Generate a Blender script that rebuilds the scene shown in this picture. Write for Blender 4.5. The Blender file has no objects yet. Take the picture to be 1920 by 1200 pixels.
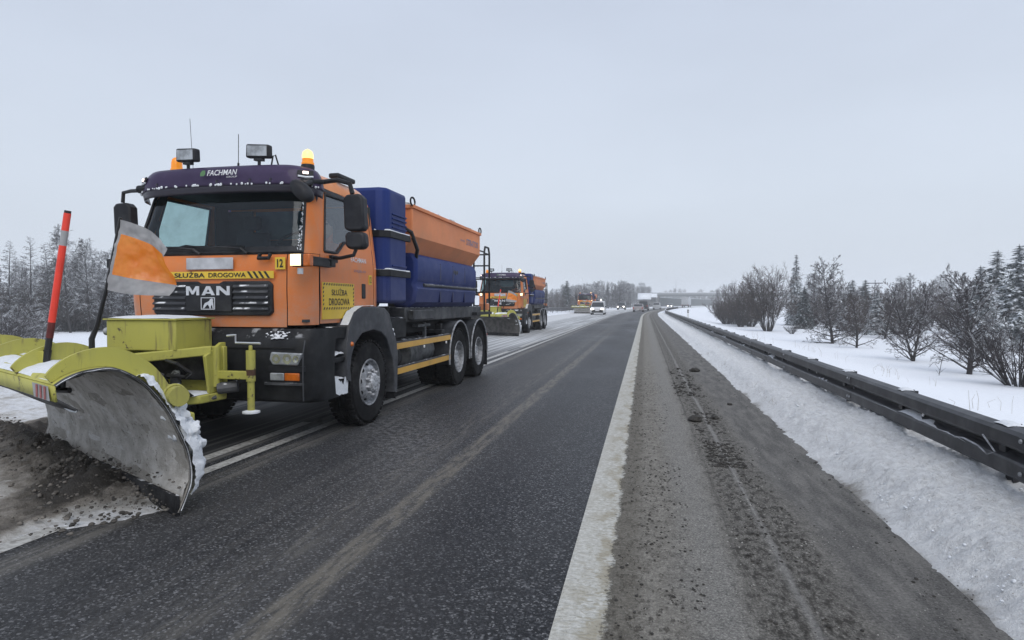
import bpy, math, random
from mathutils import Vector, Matrix, noise as mnoise
R = math.radians
scene = bpy.context.scene
COL = scene.collection
random.seed(7)

# ---------------------------------------------------------------- camera, sky, sun, exposure
F_PX, CAM_H = 1180.0, 1.5
cam_d = bpy.data.cameras.new('camera'); cam = bpy.data.objects.new('camera', cam_d); COL.objects.link(cam)
cam_d.sensor_width = 36; cam_d.lens = F_PX / 1920 * 36; cam_d.clip_end = 6000; cam_d.clip_start = 0.05
cam.location = (0, 0, CAM_H)
cam.rotation_euler = (R(90) - math.atan(31 / F_PX), 0, math.atan(248.5 / F_PX))
scene.camera = cam

SUN_EL, SUN_AZ = 50, 160            # overcast: a very soft sun, high behind the camera's right
w = bpy.data.worlds.new('World'); scene.world = w; w.use_nodes = True
nt = w.node_tree; nt.nodes.clear()
sky = nt.nodes.new('ShaderNodeTexSky'); sky.sky_type = 'NISHITA'; sky.sun_disc = False
sky.sun_elevation = R(SUN_EL); sky.sun_rotation = R(SUN_AZ); sky.dust_density = 4; sky.air_density = 1.2
tc = nt.nodes.new('ShaderNodeTexCoord'); sep = nt.nodes.new('ShaderNodeSeparateXYZ'); nt.links.new(tc.outputs['Generated'], sep.inputs[0])
cr = nt.nodes.new('ShaderNodeValToRGB'); nt.links.new(sep.outputs['Z'], cr.inputs[0])
e = cr.color_ramp.elements
e[0].position = 0.0; e[0].color = (5.5, 6.02, 6.75, 1); e[1].position = 1.0; e[1].color = (4.7, 5.25, 6.35, 1)
for pos, c in ((0.16, (5.85, 6.45, 7.35, 1)), (0.45, (5.2, 5.8, 6.95, 1))):
    k = e.new(pos); k.color = c
nz = nt.nodes.new('ShaderNodeTexNoise'); nz.inputs['Scale'].default_value = 1.7; nz.inputs['Detail'].default_value = 4
mp = nt.nodes.new('ShaderNodeMapping'); mp.inputs['Scale'].default_value = (1, 1, 2.6)
nt.links.new(tc.outputs['Generated'], mp.inputs[0]); nt.links.new(mp.outputs[0], nz.inputs['Vector'])
mr = nt.nodes.new('ShaderNodeMapRange'); mr.inputs['From Min'].default_value = .3; mr.inputs['From Max'].default_value = .7
mr.inputs['To Min'].default_value = .945; mr.inputs['To Max'].default_value = 1.05
nt.links.new(nz.outputs['Fac'], mr.inputs['Value'])
vm = nt.nodes.new('ShaderNodeVectorMath'); vm.operation = 'SCALE'
nt.links.new(cr.outputs[0], vm.inputs[0]); nt.links.new(mr.outputs[0], vm.inputs['Scale'])
mx = nt.nodes.new('ShaderNodeMix'); mx.data_type = 'RGBA'; mx.inputs['Factor'].default_value = .93
nt.links.new(sky.outputs[0], mx.inputs['A']); nt.links.new(vm.outputs[0], mx.inputs['B'])
bg = nt.nodes.new('ShaderNodeBackground'); bg.inputs['Strength'].default_value = 0.098
nt.links.new(mx.outputs['Result'], bg.inputs['Color'])
wo = nt.nodes.new('ShaderNodeOutputWorld'); nt.links.new(bg.outputs[0], wo.inputs['Surface'])

sun_d = bpy.data.lights.new('sun', 'SUN'); sun_d.energy = 1.3; sun_d.angle = R(50); sun_d.color = (1, .97, .93)
sun = bpy.data.objects.new('sun', sun_d); COL.objects.link(sun)
_d = Vector((math.sin(R(SUN_AZ)) * math.cos(R(SUN_EL)), math.cos(R(SUN_AZ)) * math.cos(R(SUN_EL)), math.sin(R(SUN_EL))))
sun.rotation_euler = _d.to_track_quat('Z', 'Y').to_euler()
sun.location = (0, -10, 30)
vs = scene.view_settings; vs.view_transform = 'Standard'; vs.look = 'None'; vs.exposure = 0.25; vs.gamma = 1; vs.use_curve_mapping = False

# ---------------------------------------------------------------- mesh helpers
class MB:
    def __init__(s): s.v = []; s.f = []; s.m = []
    def add(s, vs, fs, m=0):
        o = len(s.v); s.v += [tuple(p) for p in vs]; s.f += [tuple(i + o for i in f) for f in fs]; s.m += [m] * len(fs); return s
    def box(s, x0, x1, y0, y1, z0, z1, m=0):
        v = [(x, y, z) for z in (z0, z1) for y in (y0, y1) for x in (x0, x1)]
        return s.add(v, [(0, 2, 3, 1), (4, 5, 7, 6), (0, 1, 5, 4), (2, 6, 7, 3), (0, 4, 6, 2), (1, 3, 7, 5)], m)
    def obox(s, c, ax, ay, az, m=0):
        c, ax, ay, az = map(Vector, (c, ax, ay, az))
        v = [c + ax * i + ay * j + az * k for k in (-1, 1) for j in (-1, 1) for i in (-1, 1)]
        return s.add(v, [(0, 2, 3, 1), (4, 5, 7, 6), (0, 1, 5, 4), (2, 6, 7, 3), (0, 4, 6, 2), (1, 3, 7, 5)], m)
    def tube(s, pts, r, n=8, cap=True, m=0):
        pts = [Vector(p) for p in pts]; k = len(pts)
        rr = r if isinstance(r, (list, tuple)) else [r] * k
        o = len(s.v); ref = None
        for i in range(k):
            d = pts[min(i + 1, k - 1)] - pts[max(i - 1, 0)]
            if d.length < 1e-9: d = Vector((0, 0, 1))
            d.normalize()
            if ref is None:
                ref = Vector((0, 0, 1)) if abs(d.z) < .9 else Vector((1, 0, 0))
            a = d.cross(ref)
            if a.length < 1e-4: a = d.cross(Vector((1, .3, .2)))
            a.normalize(); b = a.cross(d); ref = b
            for j in range(n):
                t = 2 * math.pi * j / n
                q = pts[i] + (a * math.cos(t) + b * math.sin(t)) * rr[i]; s.v.append((q.x, q.y, q.z))
        for i in range(k - 1):
            for j in range(n):
                s.f.append((o + i * n + j, o + i * n + (j + 1) % n, o + (i + 1) * n + (j + 1) % n, o + (i + 1) * n + j)); s.m.append(m)
        if cap and n > 3:
            s.f.append(tuple(o + j for j in range(n))[::-1]); s.m.append(m)
            s.f.append(tuple(o + (k - 1) * n + j for j in range(n))); s.m.append(m)
        return s
    def lathe(s, prof, c=(0, 0, 0), axis='x', n=32, m=0, closed=False):
        o = len(s.v); k = len(prof)
        for (r, h) in prof:
            for j in range(n):
                t = 2 * math.pi * j / n; a, b = r * math.cos(t), r * math.sin(t)
                p = (h, a, b) if axis == 'x' else ((a, h, b) if axis == 'y' else (a, b, h))
                s.v.append((p[0] + c[0], p[1] + c[1], p[2] + c[2]))
        for i in range(k - 1 if not closed else k):
            for j in range(n):
                i2 = (i + 1) % k
                s.f.append((o + i * n + j, o + i * n + (j + 1) % n, o + i2 * n + (j + 1) % n, o + i2 * n + j)); s.m.append(m)
        return s
    def prism(s, poly, axis, a0, a1, m=0):
        # poly: list of 2d points; axis 'x' -> (y,z), 'y' -> (x,z), 'z' -> (x,y)
        def P(p, a): return (a, p[0], p[1]) if axis == 'x' else ((p[0], a, p[1]) if axis == 'y' else (p[0], p[1], a))
        n = len(poly); v = [P(p, a0) for p in poly] + [P(p, a1) for p in poly]
        f = [tuple(range(n))[::-1], tuple(range(n, 2 * n))] + [(i, (i + 1) % n, n + (i + 1) % n, n + i) for i in range(n)]
        return s.add(v, f, m)
    def grid(s, fn, nu, nv, m=0, skip=None):
        o = len(s.v)
        for j in range(nv + 1):
            for i in range(nu + 1): s.v.append(tuple(fn(i / nu, j / nv)))
        for j in range(nv):
            for i in range(nu):
                if skip and skip(i, j): continue
                a = o + j * (nu + 1) + i; s.f.append((a, a + 1, a + nu + 2, a + nu + 1)); s.m.append(m)
        return s
    def objs(s, name, mats, parent=None, **kw):
        # one object for each loose piece
        n = len(s.v); par = list(range(n))
        def find(a):
            while par[a] != a: par[a] = par[par[a]]; a = par[a]
            return a
        for f in s.f:
            r0 = find(f[0])
            for i in f[1:]: par[find(i)] = r0
        groups = {}
        for fi, f in enumerate(s.f): groups.setdefault(find(f[0]), []).append(fi)
        out = []
        for fl in groups.values():
            m = MB(); mp = {}
            for fi in fl:
                for i in s.f[fi]:
                    if i not in mp: mp[i] = len(m.v); m.v.append(s.v[i])
                m.f.append(tuple(mp[i] for i in s.f[fi])); m.m.append(s.m[fi])
            out.append(m.obj(name, mats, parent, **kw))
        return out[0]
    def obj(s, name, mats, parent=None, smooth=35, bevel=0, solid=0, loc=None, rot=None):
        me = bpy.data.meshes.new(name); me.from_pydata(s.v, [], s.f)
        if not isinstance(mats, (list, tuple)): mats = [mats]
        for mm in mats: me.materials.append(mm)
        if len(mats) > 1: me.polygons.foreach_set('material_index', s.m)
        if smooth:
            me.polygons.foreach_set('use_smooth', [True] * len(s.f)); me.set_sharp_from_angle(angle=R(smooth))
        me.update()
        return mkobj(name, me, parent, bevel, solid, loc, rot)
def mkobj(name, me, parent=None, bevel=0, solid=0, loc=None, rot=None):
    o = bpy.data.objects.new(name, me); COL.objects.link(o)
    if parent: o.parent = parent
    if loc: o.location = loc
    if rot: o.rotation_euler = rot
    if solid:
        md = o.modifiers.new('thick', 'SOLIDIFY'); md.thickness = solid; md.offset = -1
    if bevel:
        md = o.modifiers.new('bevel', 'BEVEL'); md.width = bevel; md.segments = 2; md.limit_method = 'ANGLE'; md.angle_limit = R(40)
        md.harden_normals = False
    return o
def tag(o, label, cat, group=None):
    o['label'] = label; o['category'] = cat
    if group: o['group'] = group
    return o
def struct(o, label=None):
    o['kind'] = 'structure'
    if label: o['label'] = label
    return o
def stuff(o, label=None, cat=None):
    o['kind'] = 'stuff'
    if label: o['label'] = label
    if cat: o['category'] = cat
    return o
def empty(name, loc=(0, 0, 0), rz=0):
    o = bpy.data.objects.new(name, None); COL.objects.link(o); o.location = loc; o.rotation_euler = (0, 0, rz); o.empty_display_size = .3
    return o
def copy_tree(o, parent=None, skip=()):
    c = o.copy(); COL.objects.link(c); c.parent = parent
    for ch in KIDS.get(o.name) or list(o.children):
        if ch.name.split('.')[0] in skip: continue
        copy_tree(ch, c, skip)
    return c
KIDS = {}
def rbox(x0, x1, y0, y1, z0, z1): return MB().box(x0, x1, y0, y1, z0, z1)
def text(name, body, mat, parent, org, right, up, width, height, fat=.0, shear=0, depth=.003, loc=None):
    cu = bpy.data.curves.new(name, 'FONT'); cu.body = body; cu.size = 1; cu.resolution_u = 3; cu.offset = fat; cu.shear = shear
    to = bpy.data.objects.new(name, cu); me = bpy.data.meshes.new_from_object(to)
    bpy.data.objects.remove(to); bpy.data.curves.remove(cu)
    xs = [v.co.x for v in me.vertices]; ys = [v.co.y for v in me.vertices]
    x0, x1, y0, y1 = min(xs), max(xs), min(ys), max(ys)
    right = Vector(right).normalized(); up = Vector(up).normalized(); nrm = right.cross(up); org = Vector(org)
    for v in me.vertices:
        a = (v.co.x - x0) / (x1 - x0) * width; b = (v.co.y - y0) / (y1 - y0) * height
        v.co = org + right * a + up * b + nrm * depth
    me.materials.clear(); me.materials.append(mat); me.update()
    return mkobj(name, me, parent, loc=loc)

# ---------------------------------------------------------------- material helpers
class NT:
    def __init__(s, name):
        s.mat = bpy.data.materials.new(name); s.mat.use_nodes = True; s.t = s.mat.node_tree; s.t.nodes.clear()
        s.out = s.t.nodes.new('ShaderNodeOutputMaterial')
    def n(s, ty, **kw):
        nd = s.t.nodes.new('ShaderNode' + ty)
        for k, v in kw.items(): setattr(nd, k, v)
        return nd
    def put(s, sock, v):
        if v is None: return
        if isinstance(v, bpy.types.NodeSocket): s.t.links.new(v, sock)
        elif isinstance(v, (tuple, list)) and sock.type == 'RGBA' and len(v) == 3: sock.default_value = (*v, 1)
        elif isinstance(v, (int, float)) and sock.type == 'RGBA': sock.default_value = (v, v, v, 1)
        else: sock.default_value = v
    def coord(s, kind='Object'): return s.n('TexCoord').outputs[kind]
    def sep(s, v):
        nd = s.n('SeparateXYZ'); s.put(nd.inputs[0], v); return nd.outputs
    def mapv(s, v, scale=(1, 1, 1), loc=(0, 0, 0), rot=(0, 0, 0)):
        nd = s.n('Mapping'); s.put(nd.inputs[0], v); nd.inputs['Scale'].default_value = scale; nd.inputs['Location'].default_value = loc; nd.inputs['Rotation'].default_value = rot
        return nd.outputs[0]
    def noise(s, v, scale, detail=4, rough=.55, dist=0):
        nd = s.n('TexNoise'); s.put(nd.inputs['Vector'], v); nd.inputs['Scale'].default_value = scale; nd.inputs['Detail'].default_value = detail
        nd.inputs['Roughness'].default_value = rough; nd.inputs['Distortion'].default_value = dist; return nd.outputs['Fac']
    def voro(s, v, scale, out='Distance', feat='F1', rnd=1):
        nd = s.n('TexVoronoi', feature=feat); s.put(nd.inputs['Vector'], v); nd.inputs['Scale'].default_value = scale; nd.inputs['Randomness'].default_value = rnd
        return nd.outputs[out]
    def ramp(s, f, stops, interp='LINEAR'):
        nd = s.n('ValToRGB'); s.put(nd.inputs[0], f); cr = nd.color_ramp; cr.interpolation = interp
        while len(cr.elements) < len(stops): cr.elements.new(.5)
        for el, (p, c) in zip(cr.elements, stops):
            el.position = p; el.color = (c, c, c, 1) if isinstance(c, (int, float)) else (*c, 1)
        return nd.outputs[0]
    def mix(s, f, a, b, blend='MIX'):
        nd = s.n('Mix', data_type='RGBA', blend_type=blend); s.put(nd.inputs['Factor'], f); s.put(nd.inputs['A'], a); s.put(nd.inputs['B'], b); return nd.outputs['Result']
    def math(s, op, a, b=None, clamp=False):
        nd = s.n('Math', operation=op, use_clamp=clamp); s.put(nd.inputs[0], a); s.put(nd.inputs[1], b); return nd.outputs[0]
    def mrange(s, v, a, b, c=0, d=1, smooth=True):
        nd = s.n('MapRange', interpolation_type='SMOOTHSTEP' if smooth else 'LINEAR'); s.put(nd.inputs['Value'], v)
        for k, q in zip(('From Min', 'From Max', 'To Min', 'To Max'), (a, b, c, d)): s.put(nd.inputs[k], q)
        return nd.outputs['Result']
    def band(s, v, a, b, soft=.03):
        return s.math('MULTIPLY', s.mrange(v, a - soft, a + soft), s.mrange(v, b - soft, b + soft, 1, 0))
    def bump(s, h, strength=.5, dist=.02, normal=None):
        nd = s.n('Bump'); s.put(nd.inputs['Height'], h); nd.inputs['Strength'].default_value = strength; nd.inputs['Distance'].default_value = dist; s.put(nd.inputs['Normal'], normal)
        return nd.outputs[0]
    def up(s):
        return s.sep(s.n('NewGeometry').outputs['Normal'])[2]
    def bsdf(s, col, rough=.5, metal=0, normal=None, spec=.5, emis=None, estr=0, coat=0, alpha=None, sss=0):
        nd = s.n('BsdfPrincipled'); s.put(nd.inputs['Base Color'], col); s.put(nd.inputs['Roughness'], rough); s.put(nd.inputs['Metallic'], metal)
        s.put(nd.inputs['Normal'], normal); s.put(nd.inputs['Specular IOR Level'], spec); s.put(nd.inputs['Coat Weight'], coat)
        if emis is not None: s.put(nd.inputs['Emission Color'], emis); s.put(nd.inputs['Emission Strength'], estr)
        s.t.links.new(nd.outputs[0], s.out.inputs['Surface']); return nd
def C3(c, k): return tuple(min(1, x * k) for x in c)

def m_paint(name, col, rough=.38, grime=(.16, .15, .14), amount=.35, coat=.15, spots=None, scale=1.0, snow=0, splash=None, spec=.5):
    t = NT(name); co = t.coord()
    a = t.noise(co, 2.2 * scale, 6, .62)
    b = t.noise(t.mapv(co, (7, 7, 1.2)), 1.5 * scale, 5, .6)
    c = t.mix(t.mrange(t.noise(co, .9, 3), .3, .7), C3(col, .88), C3(col, 1.06))
    g = t.math('MULTIPLY', t.mrange(a, .45, .75), amount); g2 = t.math('MULTIPLY', t.mrange(b, .5, .8), amount * .8)
    c = t.mix(t.math('MAXIMUM', g, g2), c, grime)
    fine = t.mrange(t.noise(co, 60, 3, .7), .62, .75, 0, amount * .7)
    c = t.mix(fine, c, C3(grime, 1.5))
    if spots:
        sp = t.mrange(t.noise(co, 13, 5, .65), .575, .63)
        sp = t.math('MULTIPLY', sp, t.mrange(t.noise(co, 2.4, 2), .45, .6))
        c = t.mix(sp, c, spots)
        st = t.mrange(t.noise(t.mapv(co, (14, 14, 1.6)), 1, 4), .6, .7)
        c = t.mix(t.math('MULTIPLY', st, .7), c, C3(spots, 1.4))
    if splash:
        z0, z1, k = splash; sf = t.math('MULTIPLY', t.mrange(t.sep(co)[2], z0, z1, 1, 0), t.mrange(t.noise(t.mapv(co, (2.5, 2.5, 4)), 2.2, 7, .72), .34, .68, .1, k))
        c = t.mix(sf, c, (.34, .32, .30)); c = t.mix(t.math('MULTIPLY', t.mrange(t.noise(co, 90, 3, .7), .60, .68), k * .6), c, (.42, .40, .38))
    r = t.mrange(a, .3, .8, rough, min(1, rough + .3), False)
    if snow:
        f = t.math('MULTIPLY', t.mrange(t.up(), .55, .85), t.mrange(t.noise(co, 6, 4), .5 - snow * .3, .62 - snow * .3))
        c = t.mix(f, c, (.78, .8, .83)); r = t.mix(f, r, .8)
    t.bsdf(c, r, 0, t.bump(t.noise(co, 25, 3), .06, .01), coat=coat, spec=spec); return t.mat
def m_plain(name, col, rough=.6, metal=0, var=.15, bump=0, snow=0, nscale=8, spec=.5, dust=0):
    t = NT(name); co = t.coord()
    a = t.noise(co, nscale, 5, .6)
    c = t.mix(t.mrange(a, .3, .7), C3(col, 1 - var), C3(col, 1 + var))
    if dust:
        c = t.mix(t.math('MULTIPLY', t.mrange(t.noise(co, 3.2, 6, .65), .42, .72), dust), c, (.3, .3, .3))
    if snow:
        f = t.math('MULTIPLY', t.mrange(t.up(), .5, .8), t.mrange(t.noise(co, 7, 5), .56 - snow * .4, .66 - snow * .4))
        c = t.mix(f, c, (.78, .8, .83))
    t.bsdf(c, rough, metal, t.bump(a, bump, .02) if bump else None, spec=spec); return t.mat
def m_emit(name, col, strength):
    t = NT(name); t.bsdf(C3(col, .6), .25, emis=col, estr=strength); return t.mat
def m_glass(name, tint, gloss=.12, rough=.02, opac=0, opcol=(.05, .06, .07)):
    t = NT(name); tr = t.n('BsdfTransparent'); t.put(tr.inputs[0], tint)
    gl = t.n('BsdfGlossy'); gl.inputs['Roughness'].default_value = rough; t.put(gl.inputs[0], (.9, .95, 1))
    fr = t.n('Fresnel'); fr.inputs['IOR'].default_value = 1.32
    fac = t.mrange(fr.outputs[0], 0, 1, gloss, 1, False)
    m1 = t.n('MixShader'); t.put(m1.inputs[0], fac); t.t.links.new(tr.outputs[0], m1.inputs[1]); t.t.links.new(gl.outputs[0], m1.inputs[2])
    df = t.n('BsdfDiffuse'); t.put(df.inputs[0], opcol)
    m2 = t.n('MixShader'); d = t.mrange(t.noise(t.coord(), 5, 5), .4, .75, opac, opac + .12); t.put(m2.inputs[0], d)
    t.t.links.new(m1.outputs[0], m2.inputs[1]); t.t.links.new(df.outputs[0], m2.inputs[2]); t.t.links.new(m2.outputs[0], t.out.inputs['Surface'])
    return t.mat

M = {}
M['orange'] = m_paint('orange paint', (.70, .19, .03), .38, (.36, .24, .16), .42, splash=(1.2, 1.85, .42))
M['purple'] = m_paint('purple visor', (.026, .013, .052), .35, (.07, .045, .11), .6, .2, spec=.3)
M['purple_dark'] = m_paint('dark visor lip', (.012, .009, .022), .25, (.04, .03, .06), .4, .3)
M['blue'] = m_paint('blue plastic', (.004, .020, .135), .42, (.03, .05, .14), .18, 0, splash=(1.3, 2.1, .14), spec=.3)
M['hopper'] = m_paint('faded orange hopper', (.72, .25, .10), .5, (.45, .26, .16), .35, 0, splash=(2.1, 2.9, .16), spec=.3)
M['plough'] = m_paint('yellow green plough paint', (.44, .42, .085), .5, (.24, .22, .09), .6, 0, spots=(.10, .08, .04))
M['black'] = m_plain('black plastic', (.014, .015, .018), .5, 0, .3, .05, dust=.08, spec=.25)
M['black_snow'] = m_plain('black metal with frost', (.011, .012, .014), .55, 0, .3, .1, snow=.12, dust=.05, spec=.2)
M['grey'] = m_plain('dark grey fender', (.045, .048, .056), .5, 0, .2, .05, dust=.22, snow=.05, spec=.3)
M['chassis'] = m_plain('grimy chassis', (.014, .014, .016), .7, 0, .5, .2, dust=.18, snow=.08, spec=.15)
M['tyre'] = m_plain('tyre rubber', (.010, .010, .011), .8, 0, .25, .1, dust=.08, spec=.15)
M['rim'] = m_plain('salt crusted steel rim', (.30, .31, .33), .55, .3, .5, .2, nscale=14, dust=.35)
M['hub'] = m_plain('frosted hub', (.42, .43, .45), .6, .2, .6, .3, nscale=30)
M['dark'] = m_plain('dark recess', (.006, .006, .007), .8)
M['interior'] = m_plain('cab lining', (.035, .042, .047), .8)
M['seat'] = m_plain('seat cloth', (.03, .033, .04), .9)
M['sign'] = m_paint('yellow sign', (.74, .50, .035), .4, (.4, .28, .08), .3)
M['amber_tape'] = m_paint('amber reflective rail', (.66, .37, .06), .4, (.3, .22, .1), .5)
M['print_black'] = m_plain('black print', (.012, .011, .01), .5)
M['print_white'] = m_plain('white print', (.66, .67, .68), .4)
M['print_blue'] = m_plain('faded blue print', (.16, .17, .26), .5)
M['print_green'] = m_plain('green print', (.10, .22, .09), .5)
M['alloy'] = m_plain('silver lettering', (.62, .63, .65), .3, .6, .1)
M['plate'] = m_plain('worn grey plate', (.45, .46, .49), .5, 0, .3, nscale=3)
M['lens'] = m_plain('frosted lens', (.36, .38, .40), .12, .3, .35, .1, nscale=9)
M['amber_lens'] = m_plain('amber lens', (.5, .12, .015), .15, 0, .3)
M['lamp_on'] = m_emit('lit lamp', (1, .76, .42), 2.2)
M['lamp_small'] = m_emit('lit marker', (1, .8, .75), 3)
M['beacon_on'] = m_emit('lit amber beacon', (1, .58, .16), 2.0)
M['beacon'] = m_emit('amber beacon', (1, .33, .02), .35)
M['flag_orange'] = None
M['glass'] = m_glass('windscreen glass', (.66, .80, .80), .015, .03)
M['glass_rear'] = m_glass('pale filled rear glass', (.5, .6, .62), .05, .1, .38, (.36, .42, .46))  # pale grey mixed in as the light seen in the rear window
M['glass_clear'] = m_glass('greenish side glass', (.70, .84, .83), .10, .03, .08, (.3, .32, .33))
M['snow_part'] = None
M['red'] = m_plain('fluorescent red', (.82, .055, .03), .35, 0, .08)
M['silver_tape'] = m_plain('silver reflective tape', (.33, .335, .34), .5, 0, .1, .1)
M['hose'] = m_plain('hydraulic hose', (.012, .012, .013), .4)
M['reflector'] = m_plain('white reflector', (.8, .8, .8), .2)

def m_snow(name, col=(.80, .83, .875), dirt=(.33, .31, .29), amount=.0, sc=1.0, bump=.5, fine=40):
    t = NT(name); co = t.coord()
    a = t.noise(co, 1.4 * sc, 6, .6); b = t.noise(co, 11 * sc, 5, .65); f = t.noise(co, fine, 5, .75)
    c = t.mix(t.mrange(b, .35, .7), C3(col, .93), C3(col, 1.03))
    if amount:
        d = t.math('MULTIPLY', t.mrange(t.noise(co, 22, 5, .7), .56, .70), amount)
        d2 = t.math('MULTIPLY', t.mrange(a, .5, .72), amount * .55)
        c = t.mix(t.math('MAXIMUM', d, d2), c, dirt)
        c = t.mix(t.math('MULTIPLY', t.mrange(t.noise(co, 75, 4, .7), .62, .7), min(1, amount)), c, C3(dirt, .55))
    h = t.math('ADD', t.math('MULTIPLY', b, .6), t.math('MULTIPLY', f, .3))
    t.bsdf(c, .75, 0, t.bump(h, bump, .03), spec=.25); return t.mat
M['snow'] = m_snow('snow field', (.83, .86, .91), amount=.0, bump=.25)
M['snow_part'] = m_snow('packed snow', (.76, .79, .83), (.4, .39, .38), .25, 2.5, .6)
M['snow_verge'] = m_snow('salted verge snow', (.75, .77, .805), (.34, .31, .27), .42, 1.2, .9, 60)

t = NT('flag orange'); co = t.coord()
c = t.mix(t.mrange(t.noise(co, 9, 5), .3, .7), (.95, .25, .025), (1, .34, .05))
d = t.n('BsdfDiffuse'); t.put(d.inputs[0], c); tl = t.n('BsdfTranslucent'); t.put(tl.inputs[0], c); ms = t.n('MixShader'); ms.inputs[0].default_value = .5
t.t.links.new(d.outputs[0], ms.inputs[1]); t.t.links.new(tl.outputs[0], ms.inputs[2])
gl = t.n('BsdfGlossy'); gl.inputs['Roughness'].default_value = .3; ms2 = t.n('MixShader'); ms2.inputs[0].default_value = .05
t.t.links.new(ms.outputs[0], ms2.inputs[1]); t.t.links.new(gl.outputs[0], ms2.inputs[2]); t.t.links.new(ms2.outputs[0], t.out.inputs['Surface']); M['flag_orange'] = t.mat

t = NT('slush scoured steel'); co = t.coord()
a = t.noise(co, 5, 6, .65); b = t.noise(t.mapv(co, (3, 3, 9)), 2.5, 6, .7, .6); f = t.noise(co, 55, 4, .75)
c = t.mix(t.mrange(a, .3, .7), (.20, .188, .168), (.34, .322, .29)); c = t.mix(t.mrange(b, .52, .68), c, (.44, .425, .40))
c = t.mix(t.mrange(t.noise(co, 16, 5, .7), .60, .68), c, (.07, .066, .06)); c = t.mix(t.mrange(f, .62, .72, 0, .6), c, (.42, .41, .39))
t.bsdf(c, .72, 0, t.bump(t.math('ADD', a, f), .6, .012)); M['scoured'] = t.mat
# ---------------------------------------------------------------- terrain and road
def shift(y):
    if y < 70: return 0.0
    if y < 420: return (y - 70) ** 2 / 1800.0
    return 68.06 + (y - 420) * 0.389
def sm(a, b, x):
    if a == b: return float(x >= b)
    k = max(0, min(1, (x - a) / (b - a))); return k * k * (3 - 2 * k)
def fbm(x, y, z=0, o=4): return mnoise.fractal((x, y, z), .9, 2.0, o)
def gz(x, y):
    s = x - shift(y)
    if s > 1.3:
        h = -.03 + .15 * sm(1.35, 2.1, s) - (.12 * (1 - sm(3.2, 3.6, s)) if y < 88 else 0) - 1.35 * sm(3.1, 10.5, s) - .25 * sm(10, 30, s)
        h += .35 * sm(60, 160, s)
        h += .10 * fbm(x * .12, y * .12) * sm(3, 8, s)
        return h
    if s < -11.2:
        h = -.03 + .30 * sm(-11.2, -12.6, s) - 1.35 * sm(-13.4, -20, s)
        h += .12 * fbm(x * .1, y * .1) * sm(-12, -18, s)
        return h
    return -.06
def axis_vals(spec):
    out = []
    for a, b, st in spec:
        n = max(1, round((b - a) / st)); out += [a + (b - a) * i / n for i in range(n)]
    return out + [spec[-1][1]]
sx = axis_vals([(-2500, -400, 300), (-400, -120, 35), (-120, -40, 8), (-40, -20, 2), (-20, -11, .6), (-11, 1, 4), (1, 4, .25), (4, 12, .6), (12, 40, 2), (40, 120, 8), (120, 400, 35), (400, 2500, 300)])
sy = axis_vals([(-60, 0, 10), (0, 60, 1.5), (60, 200, 5), (200, 460, 12), (460, 1000, 60), (1000, 4200, 400)])
mb = MB(); nx = len(sx) - 1
for y in sy:
    for s in sx: mb.v.append((s + shift(y), y, gz(s + shift(y), y)))
for j in range(len(sy) - 1):
    for i in range(nx):
        a = j * (nx + 1) + i; mb.f.append((a, a + 1, a + nx + 2, a + nx + 1)); mb.m.append(0)
struct(mb.obj('ground', M['snow'], smooth=80), 'snow covered fields and verges on both sides of the road')

# road sheet with UV = (offset across, distance along)
ry = axis_vals([(-8, 70, 3), (70, 460, 6), (460, 1200, 40)]); rs = axis_vals([(-12.0, 1.62, .68)])
def sheet(name, s0, s1, z, mat, ys, ns=1, rag=0):
    me = bpy.data.meshes.new(name); v = []; f = []; uv = []
    for y in ys:
        for i in range(ns + 1):
            s = s0 + (s1 - s0) * i / ns
            v.append((s + shift(y), y, z)); uv.append((s, y))
    for j in range(len(ys) - 1):
        for i in range(ns):
            a = j * (ns + 1) + i; f.append((a, a + 1, a + ns + 2, a + ns + 1))
    me.from_pydata(v, [], f); l = me.uv_layers.new(name='UVMap')
    for p in me.polygons:
        for li in p.loop_indices: l.data[li].uv = uv[me.loops[li].vertex_index]
    me.materials.append(mat); me.update(); return mkobj(name, me)

t = NT('road surface'); uvn = t.n('UVMap'); uvn.uv_map = 'UVMap'; co = uvn.outputs[0]
xyz = t.sep(co); S, Y = xyz[0], xyz[1]
edge = t.math('MULTIPLY', t.math('SUBTRACT', t.noise(t.mapv(co, (1, .35, 1)), 2.3, 6, .65), .5), .35)     # ragged edges
Sw = t.math('ADD', S, edge)
Sl = t.math('ADD', S, t.math('MULTIPLY', edge, .25))
st = t.noise(t.mapv(co, (9, .07, 1)), 1, 5, .6)            # streaks along the road
st2 = t.noise(t.mapv(co, (26, .12, 1)), 1, 4, .6)
patch = t.noise(t.mapv(co, (.5, .16, 1)), 1, 4, .55)
g1 = t.voro(co, 88, 'Color'); g1v = t.sep(g1)[0]
g2 = t.noise(co, 190, 3, .7)
asp = t.ramp(g1v, [(0, (.004, .0045, .006)), (.4, (.011, .012, .015)), (.68, (.034, .036, .041)), (.86, (.075, .077, .083)), (1, (.24, .242, .25))])
asp = t.mix(t.mrange(g2, .30, .52), C3((.013, .014, .016), 1), asp)
asp = t.mix(t.mrange(g2, .66, .74, 0, .45), asp, (.13, .132, .136))
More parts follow.
